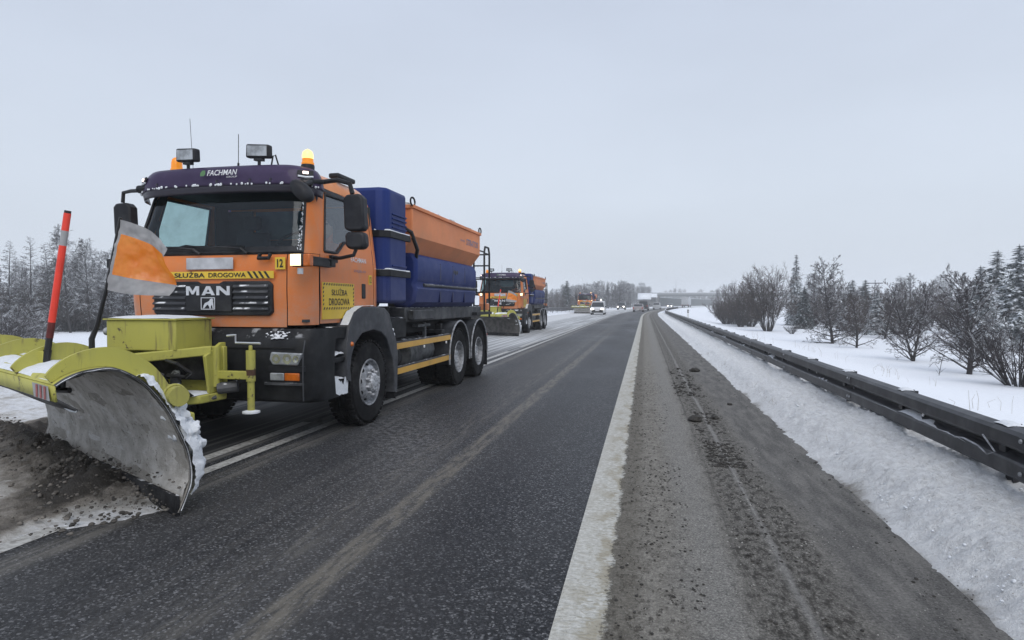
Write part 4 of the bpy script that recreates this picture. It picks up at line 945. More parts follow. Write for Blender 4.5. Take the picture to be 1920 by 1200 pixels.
def build_plough(P):
    # blade frame in truck coordinates
    E0 = Vector((-3.19 + 4.57, 3.82 - 7.3, 0)); d = Vector((BD.x, BD.y, 0)); n = Vector((BN.x, BN.y, 0)); L = BLEN
    prof = [(.015, .03), (-.035, .14), (-.065, .26), (-.045, .45), (.03, .64), (.11, .80), (.21, .935), (.31, 1.015), (.42, 1.065), (.55, 1.06), (.65, 1.03), (.72, .985)]
    # smooth resample
    def pr(u):
        k = u * (len(prof) - 1); i = min(int(k), len(prof) - 2); q = k - i
        p0, p1, p2, p3 = prof[max(i - 1, 0)], prof[i], prof[i + 1], prof[min(i + 2, len(prof) - 1)]
        f = lambda a, b, c, e_: .5 * (2 * b + (c - a) * q + (2 * a - 5 * b + 4 * c - e_) * q * q + (3 * b - a - 3 * c + e_) * q ** 3)
        return f(p0[0], p1[0], p2[0], p3[0]), f(p0[1], p1[1], p2[1], p3[1])
    def W(s, nn, z): return E0 + d * s + n * nn + Vector((0, 0, z))
    def nrm(u):
        a, b = pr(max(0, u - .02)); c, e_ = pr(min(1, u + .02)); v = Vector((c - a, e_ - b)); v.normalize(); return -v.y, v.x   # outward (back / up)
    def surf(off, s0, s1, u0=0, u1=1, ns=10, nu=36, wob=0):
        def fn(a, b):
            u = u0 + (u1 - u0) * b; x, z = pr(u); nx, nz_ = nrm(u); o = off + (wob * fbm(a * 5, b * 9, 2) if wob else 0)
            return W(s0 + (s1 - s0) * a, x + nx * o, z + nz_ * o)
        return MB().grid(fn, ns, nu)
    hs = lambda s: 1
    b = MB(); 
    for off in (0, .022): b.grid(lambda a, c, off=off: (lambda u: (lambda x, z, q: W(L * a, x + q[0] * off, z + q[1] * off))(*pr(u), nrm(u)))(c), 22, 36, m=0 if off == 0 else 1)
    for s in (0, L):
        b.grid(lambda a, c: (lambda x, z, q: W(s, x + q[0] * .022 * a, z + q[1] * .022 * a))(*pr(c), nrm(c)), 1, 36, m=2)
    b.grid(lambda a, c: (lambda x, z, q: W(L * a, x + q[0] * .022 * c, z + q[1] * .022 * c))(*pr(1), nrm(1)), 22, 1, m=1)
    bl = b.obj('plough_blade', [M['scoured'], M['plough'], M['hose_flap']], P, smooth=50)
    MB().obox(W(L / 2, .012, .075), d * (L / 2 - .01), n * .012, Vector((0, 0, .07))).obj('cutting_edge', M['chassis'], bl)
    # lip: yellow facing turned down at the front with hatched end, and the rubber flap under it
    lip = MB().grid(lambda a, c: W(L * a, .735 - .01 * c, .995 - .10 * c), 12, 2).obj('blade_lip', M['plough'], bl, solid=.012)
    hz = MB()
    for k in range(3):
        s = .10 + k * .085; hz.add([W(s, .748, .985), W(s + .045, .748, .985), W(s + .045 + .03, .74, .90), W(s + .03, .74, .90)], [(0, 1, 2, 3)])
    hz.objs('hatched_marker', M['hatch_red'], lip)
    MB().add([W(.06, .745, .99), W(.40, .745, .99), W(.40, .737, .897), W(.06, .737, .897)], [(0, 1, 2, 3)]).obj('marker_plate', M['silver_tape'], lip)
    MB().grid(lambda a, c: W(L * a + (.02 if a == 0 else 0), .722 - .115 * c, .90 - .085 * c - .01 * math.sin(a * 9)), 14, 3).obj('rubber_flap', M['hose_flap'], bl, solid=.018)
    MB().tube([W(.02 + .25 * i / 6, .61 + .02 * i / 6, .82 + .004 * i) for i in range(7)], [.006, .012, .016, .014, .012, .008, .004], 6).obj('flap_snow', M['snow_part'], bl)
    # curved ribs on top of the blade
    def rib(s, th, u0, u1, h):
        r = MB(); N = 26
        for i in range(N + 1):
            u = u0 + (u1 - u0) * i / N; x, z = pr(u); q = nrm(u); hh = h * (.35 + .65 * math.sin(math.pi * min(1, max(0, (i / N) * .85 + .12))))
            for (ss, oo) in ((s, .024), (s + th, .024), (s + th, .024 + hh), (s, .024 + hh)): r.v.append(tuple(W(ss, x + q[0] * oo, z + q[1] * oo)))
        for i in range(N):
            a = i * 4
            for j in range(4): r.f.append((a + j, a + (j + 1) % 4, a + 4 + (j + 1) % 4, a + 4 + j)); r.m.append(0)
        r.f += [(3, 2, 1, 0), (N * 4, N * 4 + 1, N * 4 + 2, N * 4 + 3)]; r.m += [0, 0]
        return r
    for s in (.06, .85, 1.75, 2.6, 3.2): rib(s, .03, .40, .985, .13).obj('blade_rib', M['plough'], bl, smooth=40)
    # round tube end on the near rib
    c = W(.05, .0, .80); ring = MB()
    c2 = W(.06, .005, .85)
    for rr in (.0,):
        ring.tube([c2 + n * .075 * math.cos(a) + Vector((0, 0, .075 * math.sin(a))) for a in [2 * math.pi * i / 24 for i in range(25)]], .012, 6)
    ring.obj('tube_end', M['plough'], bl)
    MB().tube([W(-.02, .005, .85), W(3.2, .005, .85)], .07, 14).obj('cross_tube', M['plough'], bl)
    MB().tube([W(.30, .20 + .07 * math.cos(a), 1.02 + .12 * math.sin(a)) for a in [math.pi * i / 10 for i in range(11)]], .014, 8).obj('lifting_eye', M['grey'], bl)
    # snow on top, on the rim and on the back of the near end
    surf(.026, .10, L, .62, .97, 26, 12, .012).obj('blade_snow', M['snow_part'], bl, smooth=80)
    surf(.010, -.012, .035, .02, .99, 2, 60, .006).obj('rim_snow', M['snow_part'], bl, smooth=80)
    def pack(a, c_):
        u = .10 + .50 * c_; x, z = pr(u); q = nrm(u); bulge = math.sin(math.pi * a) ** .5 * math.sin(math.pi * c_) ** .4
        o = .03 + bulge * (.10 + .05 * fbm(c_ * 6, a * 3, 3) + .05 * math.sin(c_ * 7)) + .022 * fbm(a * 7, c_ * 16, 5, 5)
        return W(-.02 + .42 * a, x + q[0] * o - .0, z + q[1] * o)
    MB().grid(pack, 30, 90).obj('packed_snow', M['snow_part'], bl, smooth=80)
    for k in range(7):
        u = random.uniform(.12, .5); x, z = pr(u); q = nrm(u); r = random.uniform(.05, .085); o = .08
        p = W(random.uniform(.02, .25), x + q[0] * o, z + q[1] * o); lm = MB()
        lm.grid(lambda a, c_: p + Vector((math.cos(a * 6.283) * math.sin(c_ * 3.1416), math.sin(a * 6.283) * math.sin(c_ * 3.1416), math.cos(c_ * 3.1416))) * r * (1 + .55 * fbm(math.cos(a * 6.283) * math.sin(c_ * 3.1416) * 2.2 + k, math.sin(a * 6.283) * math.sin(c_ * 3.1416) * 2.2, c_ * 4, 5)), 28, 18).obj('snow_lump', M['snow_part'], bl, smooth=80)
    # slush stuck inside, clods at the foot of the near end
    cl = MB()
    for k in range(70):
        s = random.uniform(.0, .9); u = random.random() ** 2 * .25; x, z = pr(u); r = random.uniform(.005, .014)
        p = W(s, x + random.uniform(.0, .10), max(.01, z * .6 + random.uniform(0, .05)))
        cl.lathe([(0, -r * .7), (r * random.uniform(.8, 1.3), -r * .2), (r * random.uniform(.6, 1.1), r * .4), (0, r * .8)], p, 'z', 6)
    stuff(cl.obj('slush_clods', M['lump_dark'], bl, smooth=60))
    surf(-.006, .015, L - .05, .06, .93, 60, 70, .014).obj('caked_slush', M['caked'], bl, smooth=80)
    # marker pole and flag
    p0 = W(.0, .70, .90); lean = Vector((.055, .0, .33)).normalized()
    pa = Vector((.36, -3.60, .92)); pdir = Vector((.19, .05, 1.24)); mp_ = MB()
    pole = MB().box(-.03, .03, -.02, .02, 0, .30).obj('pole_socket', M['plough'], bl, bevel=.006, loc=pa - Vector((0, 0, .06)))
    a0 = pa + pdir * .05
    segs = [(0.12, .27, 'hose'), (.27, .36, 'pole_dark'), (.36, .80, 'red'), (.80, .885, 'silver_tape'), (.885, .985, 'red'), (.985, 1.0, 'hose')]
    mk = MB().tube([pa + pdir * .03, pa + pdir * .2], .026, 10).obj('marker_pole', M['hose'], bl)
    for (q0, q1, mm) in segs: MB().tube([pa + pdir * q0, pa + pdir * q1], .0235 if mm != 'hose' else .022, 12).obj('pole_section', M[mm], mk)
    MB().tube([pa + Vector((.13, .03, -.02)), pa + Vector((.13, .03, .17))], .026, 10).tube([pa + Vector((-.05, .03, -.04)), pa + Vector((.2, .03, -.04))], .02, 8).objs('rubber_stop', M['hose'], bl)
    # flag: pole base on the rib
    fb = Vector((.60, -3.42, 1.08)); ft = Vector((.875, -3.43, 2.12)); fd = ft - fb
    fp = MB().tube([fb, fb + Vector((.0, 0, .16)), fb + fd * .22 + Vector((-.01, 0, .03)), fb + fd * .5, ft], [.02, .02, .017, .013, .011], 8).obj('flag_pole', M['hose'], bl)
    MB().box(fb.x - .10, fb.x + .10, fb.y - .03, fb.y + .03, fb.z - .03, fb.z + .02).obj('pole_foot', M['hose'], fp)
    tl, bl_ = fb + fd * .985, fb + fd * .50; tr = Vector((1.30, -3.42, 1.885)); br = Vector((1.215, -3.42, 1.555))
    def fl(a, c):
        p = (bl_ * (1 - a) + br * a) * (1 - c) + (tl * (1 - a) + tr * a) * c
        sag = Vector((0, 0, .05 * math.sin(math.pi * a) * (c - .25)))
        return p + sag + Vector((0, -.003 * abs(math.sin(9 * a + 5 * c)) - .005 * fbm(a * 6 + 3, c * 6, 9), 0)) + Vector((.022 * math.sin(c * 5.5) * a, -.055 * math.sin(a * 4.6 + c * 2.6) * (a + .1) - .025 * math.sin(c * 7 + a * 3) * a - .012 * fbm(a * 4, c * 4, 3), 0))
    g = MB(); NU, NV = 56, 52
    g.grid(fl, NU, NV)
    g.m = [1 if (j < 12 or j >= 42 or i < 4) else 0 for j in range(NV) for i in range(NU)]
    g.obj('flag', [M['flag_orange'], M['flag_border']], fp, smooth=80)
    # carrier: box with lid, arms, plate, jack, cylinder and hoses
    bx = MB().prism([(-.66, -2.02), (.10, -1.98), (.10, -1.45), (-.60, -1.45)], 'z', 1.035, 1.335).obj('hydraulics_box', M['plough'], P, bevel=.012)
    MB().prism([(-.68, -2.04), (.12, -2.0), (.12, -1.43), (-.62, -1.43)], 'z', 1.337, 1.352).obj('box_lid', M['plough'], bx)
    MB().grid(lambda u, v: (-.66 + .72 * u, -2.01 + .54 * v, 1.354 + .028 * math.sin(math.pi * u) ** .35 * math.sin(math.pi * v) ** .35 + .006 * fbm(u * 4, v * 4)), 14, 10).obj('lid_snow', M['snow_part'], bx, smooth=80)
    MB().lathe([(.0, -.03), (.04, -.03), (.04, .03), (0, .03)], (-.70, -1.95, 1.22), 'x', 12).obj('coupling', M['rim'], bx)
    cr_ = MB().prism([(-.62, .60), (.36, .60), (.36, 1.06), (-.62, 1.06)], 'y', -1.62, -1.56).obj('mounting_plate', M['plough'], P, bevel=.008)
    for x in (.30, -.66):
        MB().prism([(-1.55, .62), (-1.80, .60), (-1.86, .98), (-1.62, 1.10), (-1.55, 1.10)], 'x', x, x + .035).obj('side_cheek', M['plough'], cr_, bevel=.006)
        MB().tube([(x + .02, -1.70, .66), (x + .02, -1.70, 1.06)], .05, 12).obj('pivot_post', M['plough'], cr_)
    MB().obox((.02, -1.95, 1.0), (.30, .20, .03), (-.03, .045, 0), (0, 0, .045)).obox((-.55, -2.1, .98), (.03, .40, -.02), (.04, 0, 0), (0, 0, .04)).objs('lift_arm', M['plough'], cr_, bevel=.01)
    lo = MB().prism([(-.50, -1.60), (.38, -1.60), (.34, -1.95), (-.02, -2.28), (-.42, -2.32), (-.58, -2.2)], 'z', .52, .60).obj('lower_frame', M['plough'], cr_, bevel=.012)
    MB().grid(lambda u, v: (-.1 + .42 * u - .25 * v * (1 - u), -1.66 - .45 * v, .604 + .02 * math.sin(math.pi * u) ** .4 * math.sin(math.pi * v) ** .4), 10, 8).obj('frame_snow', M['snow_part'], lo, smooth=80)
    MB().tube([(-.02, -2.25, .56), (.18, -2.15, .50), (.36, -1.75, .56)], .022, 8).tube([(.35, -1.70, .64), (.52, -1.62, .66)], .06, 10).objs('pin', M['grey'], cr_)
    for (x, y) in ((.45, -3.0 + .6), (-.75, -1.95)):
        MB().tube([(-.1 if x > 0 else -.6, -1.75, .78), (x, y, .62)], .05, 12).obj('hydraulic_cylinder', M['chassis'], cr_)
    for k, pts in enumerate([[(.05, -2.05, .95), (.20, -2.1, .93), (.28, -2.0, .83), (.18, -1.95, .78), (.0, -1.98, .80)], [(-.1, -2.15, .72), (.05, -2.3, .75), (.26, -2.2, .72), (.33, -2.05, .62), (.2, -2.2, .58), (.02, -2.35, .52)], [(-.3, -2.0, .94), (-.1, -2.2, .90), (.1, -2.15, .82), (.02, -2.0, .72)]]):
        q = []
        for i in range(len(pts) - 1):
            for s in range(4): q.append(Vector(pts[i]).lerp(Vector(pts[i + 1]), s / 4))
        q.append(Vector(pts[-1])); MB().tube(q, .017, 8).obj('hydraulic_hose', M['hose'], cr_)
    bx2 = MB().box(-.45, .25, -1.72, -1.63, .72, .98).obj('valve_block', M['chassis'], cr_, bevel=.02)
    jk = MB().tube([(.71, -1.68, .72), (.71, -1.68, 1.03)], .045, 14).obj('parking_jack', M['plough'], P)
    MB().tube([(.71, -1.68, .42), (.71, -1.68, .80)], .035, 14).obj('jack_leg', M['plough'], jk); MB().lathe([(0, 0), (.085, .002), (.085, .018), (.04, .03), (0, .03)], (.71, -1.68, .40), 'z', 18).obj('jack_foot', M['snow_part'], jk)
    MB().lathe([(.046, 0), (.0465, .06)], (.71, -1.68, .78), 'z', 16).obj('jack_band', M['rust'], jk)
    MB().box(.36, .72, -1.72, -1.65, .74, .82).tube([(.71, -1.68, 1.03), (.71, -1.68, 1.08)], .02, 8).obj('jack_bracket', M['plough'], jk, bevel=.006)
    MB().tube([(.40, -1.62, 1.17), (.50, -1.62, 1.18), (.50, -1.62, 1.10), (.80, -1.65, 1.10)], .012, 6).obj('lock_bar', M['alloy'], jk)
    # struts to the blade
    MB().tube([(-.4, -2.28, .56), W(2.0, -.14, .45)], .05, 10).tube([(-.1, -2.28, .56), W(.75, -.14, .42)], .045, 10).objs('push_strut', M['plough'], P)
    stn = MB().obox(W(.48, -.18, .55), d * .05, n * .12, Vector((0, 0, .10))).obj('blade_lug', M['plough'], bl, bevel=.015)
t = None
M['lump_dark'] = m_plain('dark slush crumbs', (.10, .092, .08), .8, 0, .6, .4, nscale=9)
t = NT('caked grey slush'); co = t.coord(); a = t.noise(co, 4, 6, .68); b = t.noise(co, 19, 6, .72); f = t.noise(co, 70, 4, .75)
c = t.mix(t.mrange(a, .35, .65), (.36, .342, .315), (.56, .545, .52)); c = t.mix(t.mrange(b, .57, .66), c, (.20, .188, .168)); c = t.mix(t.mrange(t.noise(t.mapv(co, (2, 2, 6)), 2, 5, .7, .5), .56, .66, 0, .8), c, (.58, .58, .58)); c = t.mix(t.mrange(f, .6, .7, 0, .5), c, (.12, .115, .105))
t.bsdf(c, .8, 0, t.bump(t.math('ADD', b, f), .8, .015), spec=.25); M['caked'] = t.mat
M['bowl'] = m_plain('lamp reflector', (.62, .64, .66), .15, .8, .15)
M['grey_black'] = m_plain('mirror housing', (.012, .013, .017), .5, 0, .2, .03, dust=.06, spec=.25)
M['chassis_light'] = m_plain('salt greyed metal', (.11, .115, .12), .6, .2, .6, .2, snow=.1, nscale=6)
M['chassis_mid'] = m_plain('spreader frame', (.03, .032, .036), .6, 0, .4, .1, dust=.25, snow=.12)
M['salt'] = m_plain('salt load under sheet', (.30, .29, .28), .9, 0, .5, .5, nscale=5)
M['blue_dark'] = m_plain('blue crease shade', (.006, .01, .06), .5)  # darker blue paints in the shade of the moulded folds
M['hatch_red'] = m_plain('faded red hatch', (.33, .06, .05), .5, 0, .3)
M['hose_flap'] = m_plain('rubber flap', (.03, .03, .031), .7, 0, .4, .2, dust=.35)
M['pole_dark'] = m_plain('grimy red pole foot', (.12, .015, .012), .5, 0, .3)
M['flag_border'] = m_plain('grey flag border', (.31, .31, .315), .7, 0, .12, .1)
M['rust'] = m_plain('rusty band', (.07, .035, .02), .8, 0, .5)
t = NT('roof paint with snow'); co = t.coord()
c = t.mix(t.mrange(t.noise(co, 3, 5), .3, .7), (.62, .22, .07), (.72, .27, .09))
f = t.math('MULTIPLY', t.mrange(t.up(), .35, .95), t.mrange(t.noise(co, 7, 6, .7), .40, .62)); c = t.mix(f, c, (.72, .68, .66))
t.bsdf(c, .5, 0, t.bump(t.noise(co, 30, 4), .15, .01)); m_roof = t.mat

truck = build_truck()
truck.location = (-4.57, 7.3, 0)
tag(truck, 'nearest orange snow plough truck, its curved yellow blade and orange flag in the left foreground', 'snow plough', 'snow plough trucks in formation')
truck2 = copy_tree(truck, None, ('caked_slush',)); truck2.location = (-6.98, 31.6, 0)
tag(truck2, 'second orange snow plough truck, half hidden behind the nearest truck and its ladder', 'snow plough', 'snow plough trucks in formation')
M['wet_blade'] = m_plain('wet dark blade', (.075, .07, .065), .6, 0, .5, .2, nscale=5)
for ch in truck2.children:
    if ch.name.startswith('plough_blade'): ch.material_slots[0].link = 'OBJECT'; ch.material_slots[0].material = M['wet_blade']
truck3 = copy_tree(truck); truck3.location = (-8.9, 97.5, 0); truck3.rotation_euler = (0, 0, R(-1.5))
tag(truck3, 'farthest snow plough truck with glaring lamps, beside the small white van', 'snow plough', 'snow plough trucks in formation')
# ---------------------------------------------------------------- guardrails
M['rail'] = m_plain('weathered guardrail steel', (.030, .031, .036), .42, .35, .3, .05, dust=.16)
M['rail_far'] = m_plain('grey guardrail steel', (.10, .105, .115), .5, .3, .2, 0)
WPROF = [(.012, .338), (-.055, .322), (-.078, .298), (-.082, .222), (-.074, .205), (-.012, .180), (0.0, .168), (-.012, .155), (-.070, .128), (-.080, .112), (-.082, .028), (-.07, .010), (.012, 0)]
def beam(y0, y1, s, zb, side, n=1):
    mb = MB(); k = len(WPROF)
    for j in range(n + 1):
        y = y0 + (y1 - y0) * j / n
        for (a, b) in WPROF: mb.v.append((s + shift(y) + side * a, y, zb + b * 1.08))
    for j in range(n):
        for i in range(k - 1):
            a = j * k + i; mb.f.append((a, a + 1, a + k + 1, a + k) if side > 0 else (a, a + k, a + k + 1, a + 1)); mb.m.append(0)
    return mb
def cap_mesh():
    return MB().grid(lambda u, v: (-.09 + .14 * u, -.13 + .26 * v, (.055 + .012 * fbm(u * 3, v * 4, 2)) * math.sin(math.pi * (u * .96 + .02)) ** .5 * math.sin(math.pi * (v * .94 + .03)) ** .5), 7, 10)
rail = empty('guardrail', (2.7, 5, 0)); tag(rail, 'dark weathered steel guardrail with snow capped posts along the right shoulder', 'guardrail')
RS, RZ, STEP = 2.66, .235, 1.92
y0 = 5.35 - STEP * 2
post_me = None; y = y0; k = 0; rp = Vector(rail.location)
def sub(o, parent):
    o.parent = parent; o.location = Vector(o.location) - Vector(parent.location); return o
lod_mesh = {}
while y < 175:
    if k == 0 or y < 32 or True:
        if post_me is None:
            po = MB().prism([(.02, -.05), (.12, -.05), (.12, -.04), (.03, -.04), (.03, .04), (.12, .04), (.12, .05), (.02, .05)], 'z', -.35, RZ + .36).obj('post', M['rail'], rail); post_me = po.data
            sp = rbox(-.03, .02, -.045, .045, RZ + .06, RZ + .30).obj('spacer', M['rail'], po)
            cp = cap_mesh().obj('snow_cap', M['snow_part'], po, smooth=80); cp.location = (.035, 0, RZ + .355); proto = po
            rf = MB().lathe([(0, -.008), (.018, -.006), (.02, .0)], (-.022, 0, RZ + .185), 'x', 10).obj('bolt', M['rim'], po)
        else:
            po = copy_tree(proto, rail)
        po.location = (RS + shift(y) - rp.x, y - rp.y, 0)
    y += STEP; k += 1
for c in [c for c in rail.children if c.name.startswith('post')][1:]:
    for g in c.children:
        if g.name.startswith('snow_cap'): g.scale = (random.uniform(.7, .95), random.uniform(.4, .85), random.uniform(.35, .8)); g.location.y += random.uniform(-.05, .05)
bm = None; ylap = y0 - .3
k = 0
while ylap < 172:
    ye = ylap + STEP * 2
    b = beam(ylap - .16, ye, RS + (.003 if k % 2 else 0), RZ + (.002 if k % 2 else 0), 1, 1 if ylap < 60 else 2); o = b.obj('beam', M['rail'], rail, smooth=22); o.location = (-rp.x, -rp.y, 0)
    if ylap < 26:
        for (dz, dy) in ((.07, -.04), (.07, -.12), (.30, -.04), (.30, -.12), (.18, -.08)):
            q = MB().lathe([(0, -.012), (.014, -.010), (.018, 0)], (RS - .082 if dz != .18 else RS - .01, ylap + .0 + dy, RZ + dz), 'x', 8).obj('bolt', M['rim'], o)
        # drifted snow lying in the valley of the beam
        yy = ylap + random.uniform(.1, .9); L = random.uniform(1.4, 2.6); sd = random.random() * 9
        sn = MB().grid(lambda u, v: (RS - .076 + .075 * u, yy + L * v, RZ + .118 + (.03 + .045 * max(0, .3 + fbm(v * 5, sd))) * math.sin(math.pi * v) ** .5 * (.5 + .5 * u)), 4, 30).obj('drifted_snow', M['snow_verge'], o, smooth=80)
    ylap = ye; k += 1
# cable snagged on the rail
cb = MB().tube([(RS - .09, 5.95, RZ + .14), (RS - .11, 5.75, RZ + .17), (RS - .10, 5.55, RZ + .155), (RS - .105, 5.4, RZ + .12), (RS - .10, 5.3, RZ + .16), (RS - .09, 5.5, RZ + .25)], .007, 6).obj('wire', M['rim'], rail); cb.location = (-rp.x, -rp.y, 0)
refl = MB().lathe([(0, -.01), (.022, -.008), (.022, 0)], (RS - .012, 6.75, RZ + .19), 'x', 10).lathe([(0, -.01), (.02, -.008), (.02, 0)], (RS - .012, 10.6, RZ + .19), 'x', 10)
for (yy) in (6.75, 10.6, 14.5, 18.3):
    o = MB().lathe([(0, -.01), (.020, -.008), (.020, 0)], (RS - .014, yy, RZ + .19), 'x', 10).obj('reflector', M['reflector'], rail); o.location = (-rp.x, -rp.y, 0)

rail2 = empty('guardrail', (-12.2, 60, .2)); tag(rail2, 'grey guardrail with snow under it on the far left roadside', 'guardrail'); r2 = Vector(rail2.location)
y = 44.0; pm = None
while y < 300:
    if pm is None: pm = MB().box(-.05, .0, -.05, .05, -.2, .92); po = pm.obj('post', M['rail_far'], rail2); pr0 = po
    else: po = pr0.copy(); COL.objects.link(po); po.parent = rail2
    po.location = (-12.2 + shift(y) - r2.x, y - r2.y, -.2); 
    o = beam(y, y + 4, -12.2, .55, -1, 1).obj('beam', M['rail_far'], rail2); o.location = (-r2.x, -r2.y, -r2.z); y += 4

# ---------------------------------------------------------------- trees
def m_bark(name, col, snow=.35, nscale=6):
    t = NT(name); co = t.coord(); a = t.noise(co, nscale, 4)
    c = t.mix(t.mrange(a, .3, .7), C3(col, .7), C3(col, 1.3))
    f = t.math('MULTIPLY', t.mrange(t.up(), .25, .75), t.mrange(t.noise(co, 2.2, 3), .62 - snow * .5, .75 - snow * .5)); c = t.mix(f, c, (.70, .73, .77))
    t.bsdf(c, .85, spec=.2); return t.mat
M['bark'] = m_bark('dark bark', (.030, .027, .028), .25)
M['twig'] = m_bark('dark twigs', (.045, .038, .040), .42)
M['twig_brown'] = m_bark('brown twigs', (.060, .046, .042), .25)
M['frost_twig'] = m_bark('frosted twigs', (.060, .058, .060), .55)
M['hazy_twig'] = m_bark('grey twigs', (.055, .055, .062), .5)
t = NT('spruce needles'); co = t.coord(); a = t.noise(co, 5, 4)
c = t.mix(a, (.018, .028, .026), (.05, .07, .062)); f = t.math('MULTIPLY', t.mrange(t.up(), .15, .6), t.mrange(t.noise(co, 2.6, 4), .36, .55)); c = t.mix(f, c, (.70, .74, .79)); t.bsdf(c, .8, spec=.2); M['needle'] = t.mat
t = NT('dark needles'); co = t.coord(); a = t.noise(co, 5, 4)
c = t.mix(a, (.020, .030, .030), (.05, .066, .064)); f = t.math('MULTIPLY', t.mrange(t.up(), .3, .8), t.mrange(t.noise(co, 3, 4), .5, .66)); c = t.mix(f, c, (.6, .64, .69)); t.bsdf(c, .8, spec=.2); M['needle_dark'] = t.mat

def rvec(rng): return Vector((rng.gauss(0, 1), rng.gauss(0, 1), rng.gauss(0, 1)))
def stem(rng, mb, p, d, L, r0, r1, nseg, wob, up, sides):
    pts = [p.copy()]; rr = [r0]; dd = d.normalized()
    for i in range(nseg):
        dd = (dd + rvec(rng) * wob + Vector((0, 0, up))).normalized(); p = p + dd * (L / nseg); pts.append(p.copy()); rr.append(r0 + (r1 - r0) * (i + 1) / nseg)
    mb.tube(pts, rr, sides, cap=False); return pts
def at_pts(pts, f):
    k = f * (len(pts) - 1); i = min(int(k), len(pts) - 2); return pts[i].lerp(pts[i + 1], k - i), (pts[i + 1] - pts[i]).normalized()
def tilt(rng, d, ang):
    a = d.cross(rvec(rng)); 
    if a.length < 1e-3: a = Vector((1, 0, 0))
    return (Matrix.Rotation(ang, 3, a.normalized()) @ d).normalized()
def fillup(rng, cr, pts, L, lvl, maxl, r, n, tw, up):
    for k in range(n):
        f = .22 + .78 * (k + rng.random()) / n; p, d = at_pts(pts, f); l = L * rng.uniform(.7, 1.15) * (1.05 - .45 * f)
        q = stem(rng, cr, p, tilt(rng, d, rng.uniform(.45, .95)), l, max(tw, r * (1 - .5 * f)), tw * .6, 3 if lvl < maxl else 2, .14, up, 3)
        if lvl < maxl: fillup(rng, cr, q, l * .5, lvl + 1, maxl, r * .55, max(3, n - 2), tw, up)
def bare_tree(seed, H, spread, tr=.13, low=.12, nl=20, upright=.5, maxl=3, stems=1, tw=.007, n2=7, limb=1.0, taper=.72):
    """low-branching bare tree: trunk(s), long limbs leaving low, twigs"""
    rng = random.Random(seed); tk = MB(); cr = MB()
    for s in range(stems):
        base = Vector((rng.uniform(-.1, .1) * (stems - 1), rng.uniform(-.1, .1) * (stems - 1), -.3)); d0 = Vector((rng.uniform(-.12, .12) * stems, rng.uniform(-.12, .12) * stems, 1))
        pts = stem(rng, tk, base, d0, H * rng.uniform(.88, 1.0) + .3, tr, tr * .12, 9, .05, .05, 7)
        for k in range(nl):
            f = low + (1 - low) * (k + rng.random() * .8) / nl; p, d = at_pts(pts, min(.98, f)); az = k * 2.4 + rng.uniform(-.5, .5)
            e_ = upright + .55 * f + rng.uniform(-.15, .15); dv = Vector((math.cos(az), math.sin(az), math.tan(min(1.3, e_)))).normalized()
            L = spread * (1.05 - taper * f) * rng.uniform(.75, 1.15) * limb
            q = stem(rng, tk if f < .6 else cr, p, dv, L, tr * (.42 - .3 * f), tw, 6, .07, .045, 4)
            fillup(rng, cr, q, L * .36, 2, maxl, tr * .14, n2, tw, .04)
    return tk, cr
def larch(seed, H, rad, tr=.12, nb=70, tw=.014, droop=-.05):
    rng = random.Random(seed); tk = MB(); cr = MB()
    pts = stem(rng, tk, Vector((0, 0, -.3)), Vector((0, 0, 1)), H + .3, tr, .012, 12, .012, .02, 6)
    for k in range(nb):
        f = .10 + .89 * (k + rng.random()) / nb; p, d = at_pts(pts, f); az = k * 2.4 + rng.uniform(-.6, .6)
        L = rad * (1.02 - f) ** .75 * rng.uniform(.6, 1.1) + .12
        q = stem(rng, cr, p, Vector((math.cos(az), math.sin(az), rng.uniform(.0, .55))), L, .022 * (1.2 - f), tw * .6, 4, .06, .02, 3)
        for j in range(int(8 + 12 * (1 - f))):
            p2, d2 = at_pts(q, .15 + .85 * rng.random()); stem(rng, cr, p2, tilt(rng, d2, rng.uniform(.5, 1.0)) + Vector((0, 0, -.25)), L * rng.uniform(.22, .42), tw, tw * .5, 2, .12, droop, 3)
    return tk, cr
def birch(seed, H, rad, tr=.13, tw=.014):
    rng = random.Random(seed); tk = MB(); cr = MB()
    pts = stem(rng, tk, Vector((0, 0, -.3)), Vector((0, 0, 1)), H + .3, tr, .015, 11, .035, .03, 6)
    for k in range(48):
        f = .14 + .85 * (k + rng.random()) / 48; p, d = at_pts(pts, f); az = k * 2.4 + rng.uniform(-.6, .6); L = rad * (.35 + 1.6 * (1 - f) ** .6 * min(1, f * 2.2)) * rng.uniform(.6, 1)
        q = stem(rng, cr, p, Vector((math.cos(az), math.sin(az), 1.2)), L, .03 * (1.2 - f), tw * .8, 5, .08, .01, 3)
        for j in range(12):
            p2, d2 = at_pts(q, .2 + .75 * rng.random()); q2 = stem(rng, cr, p2, tilt(rng, d2, .7), L * .35, tw * 1.1, tw * .7, 3, .12, -.16, 3)
            for m in range(4):
                p3, d3 = at_pts(q2, .4 + .6 * rng.random()); stem(rng, cr, p3, tilt(rng, d3, .6), L * .22, tw, tw * .5, 2, .1, -.22, 3)
    return tk, cr
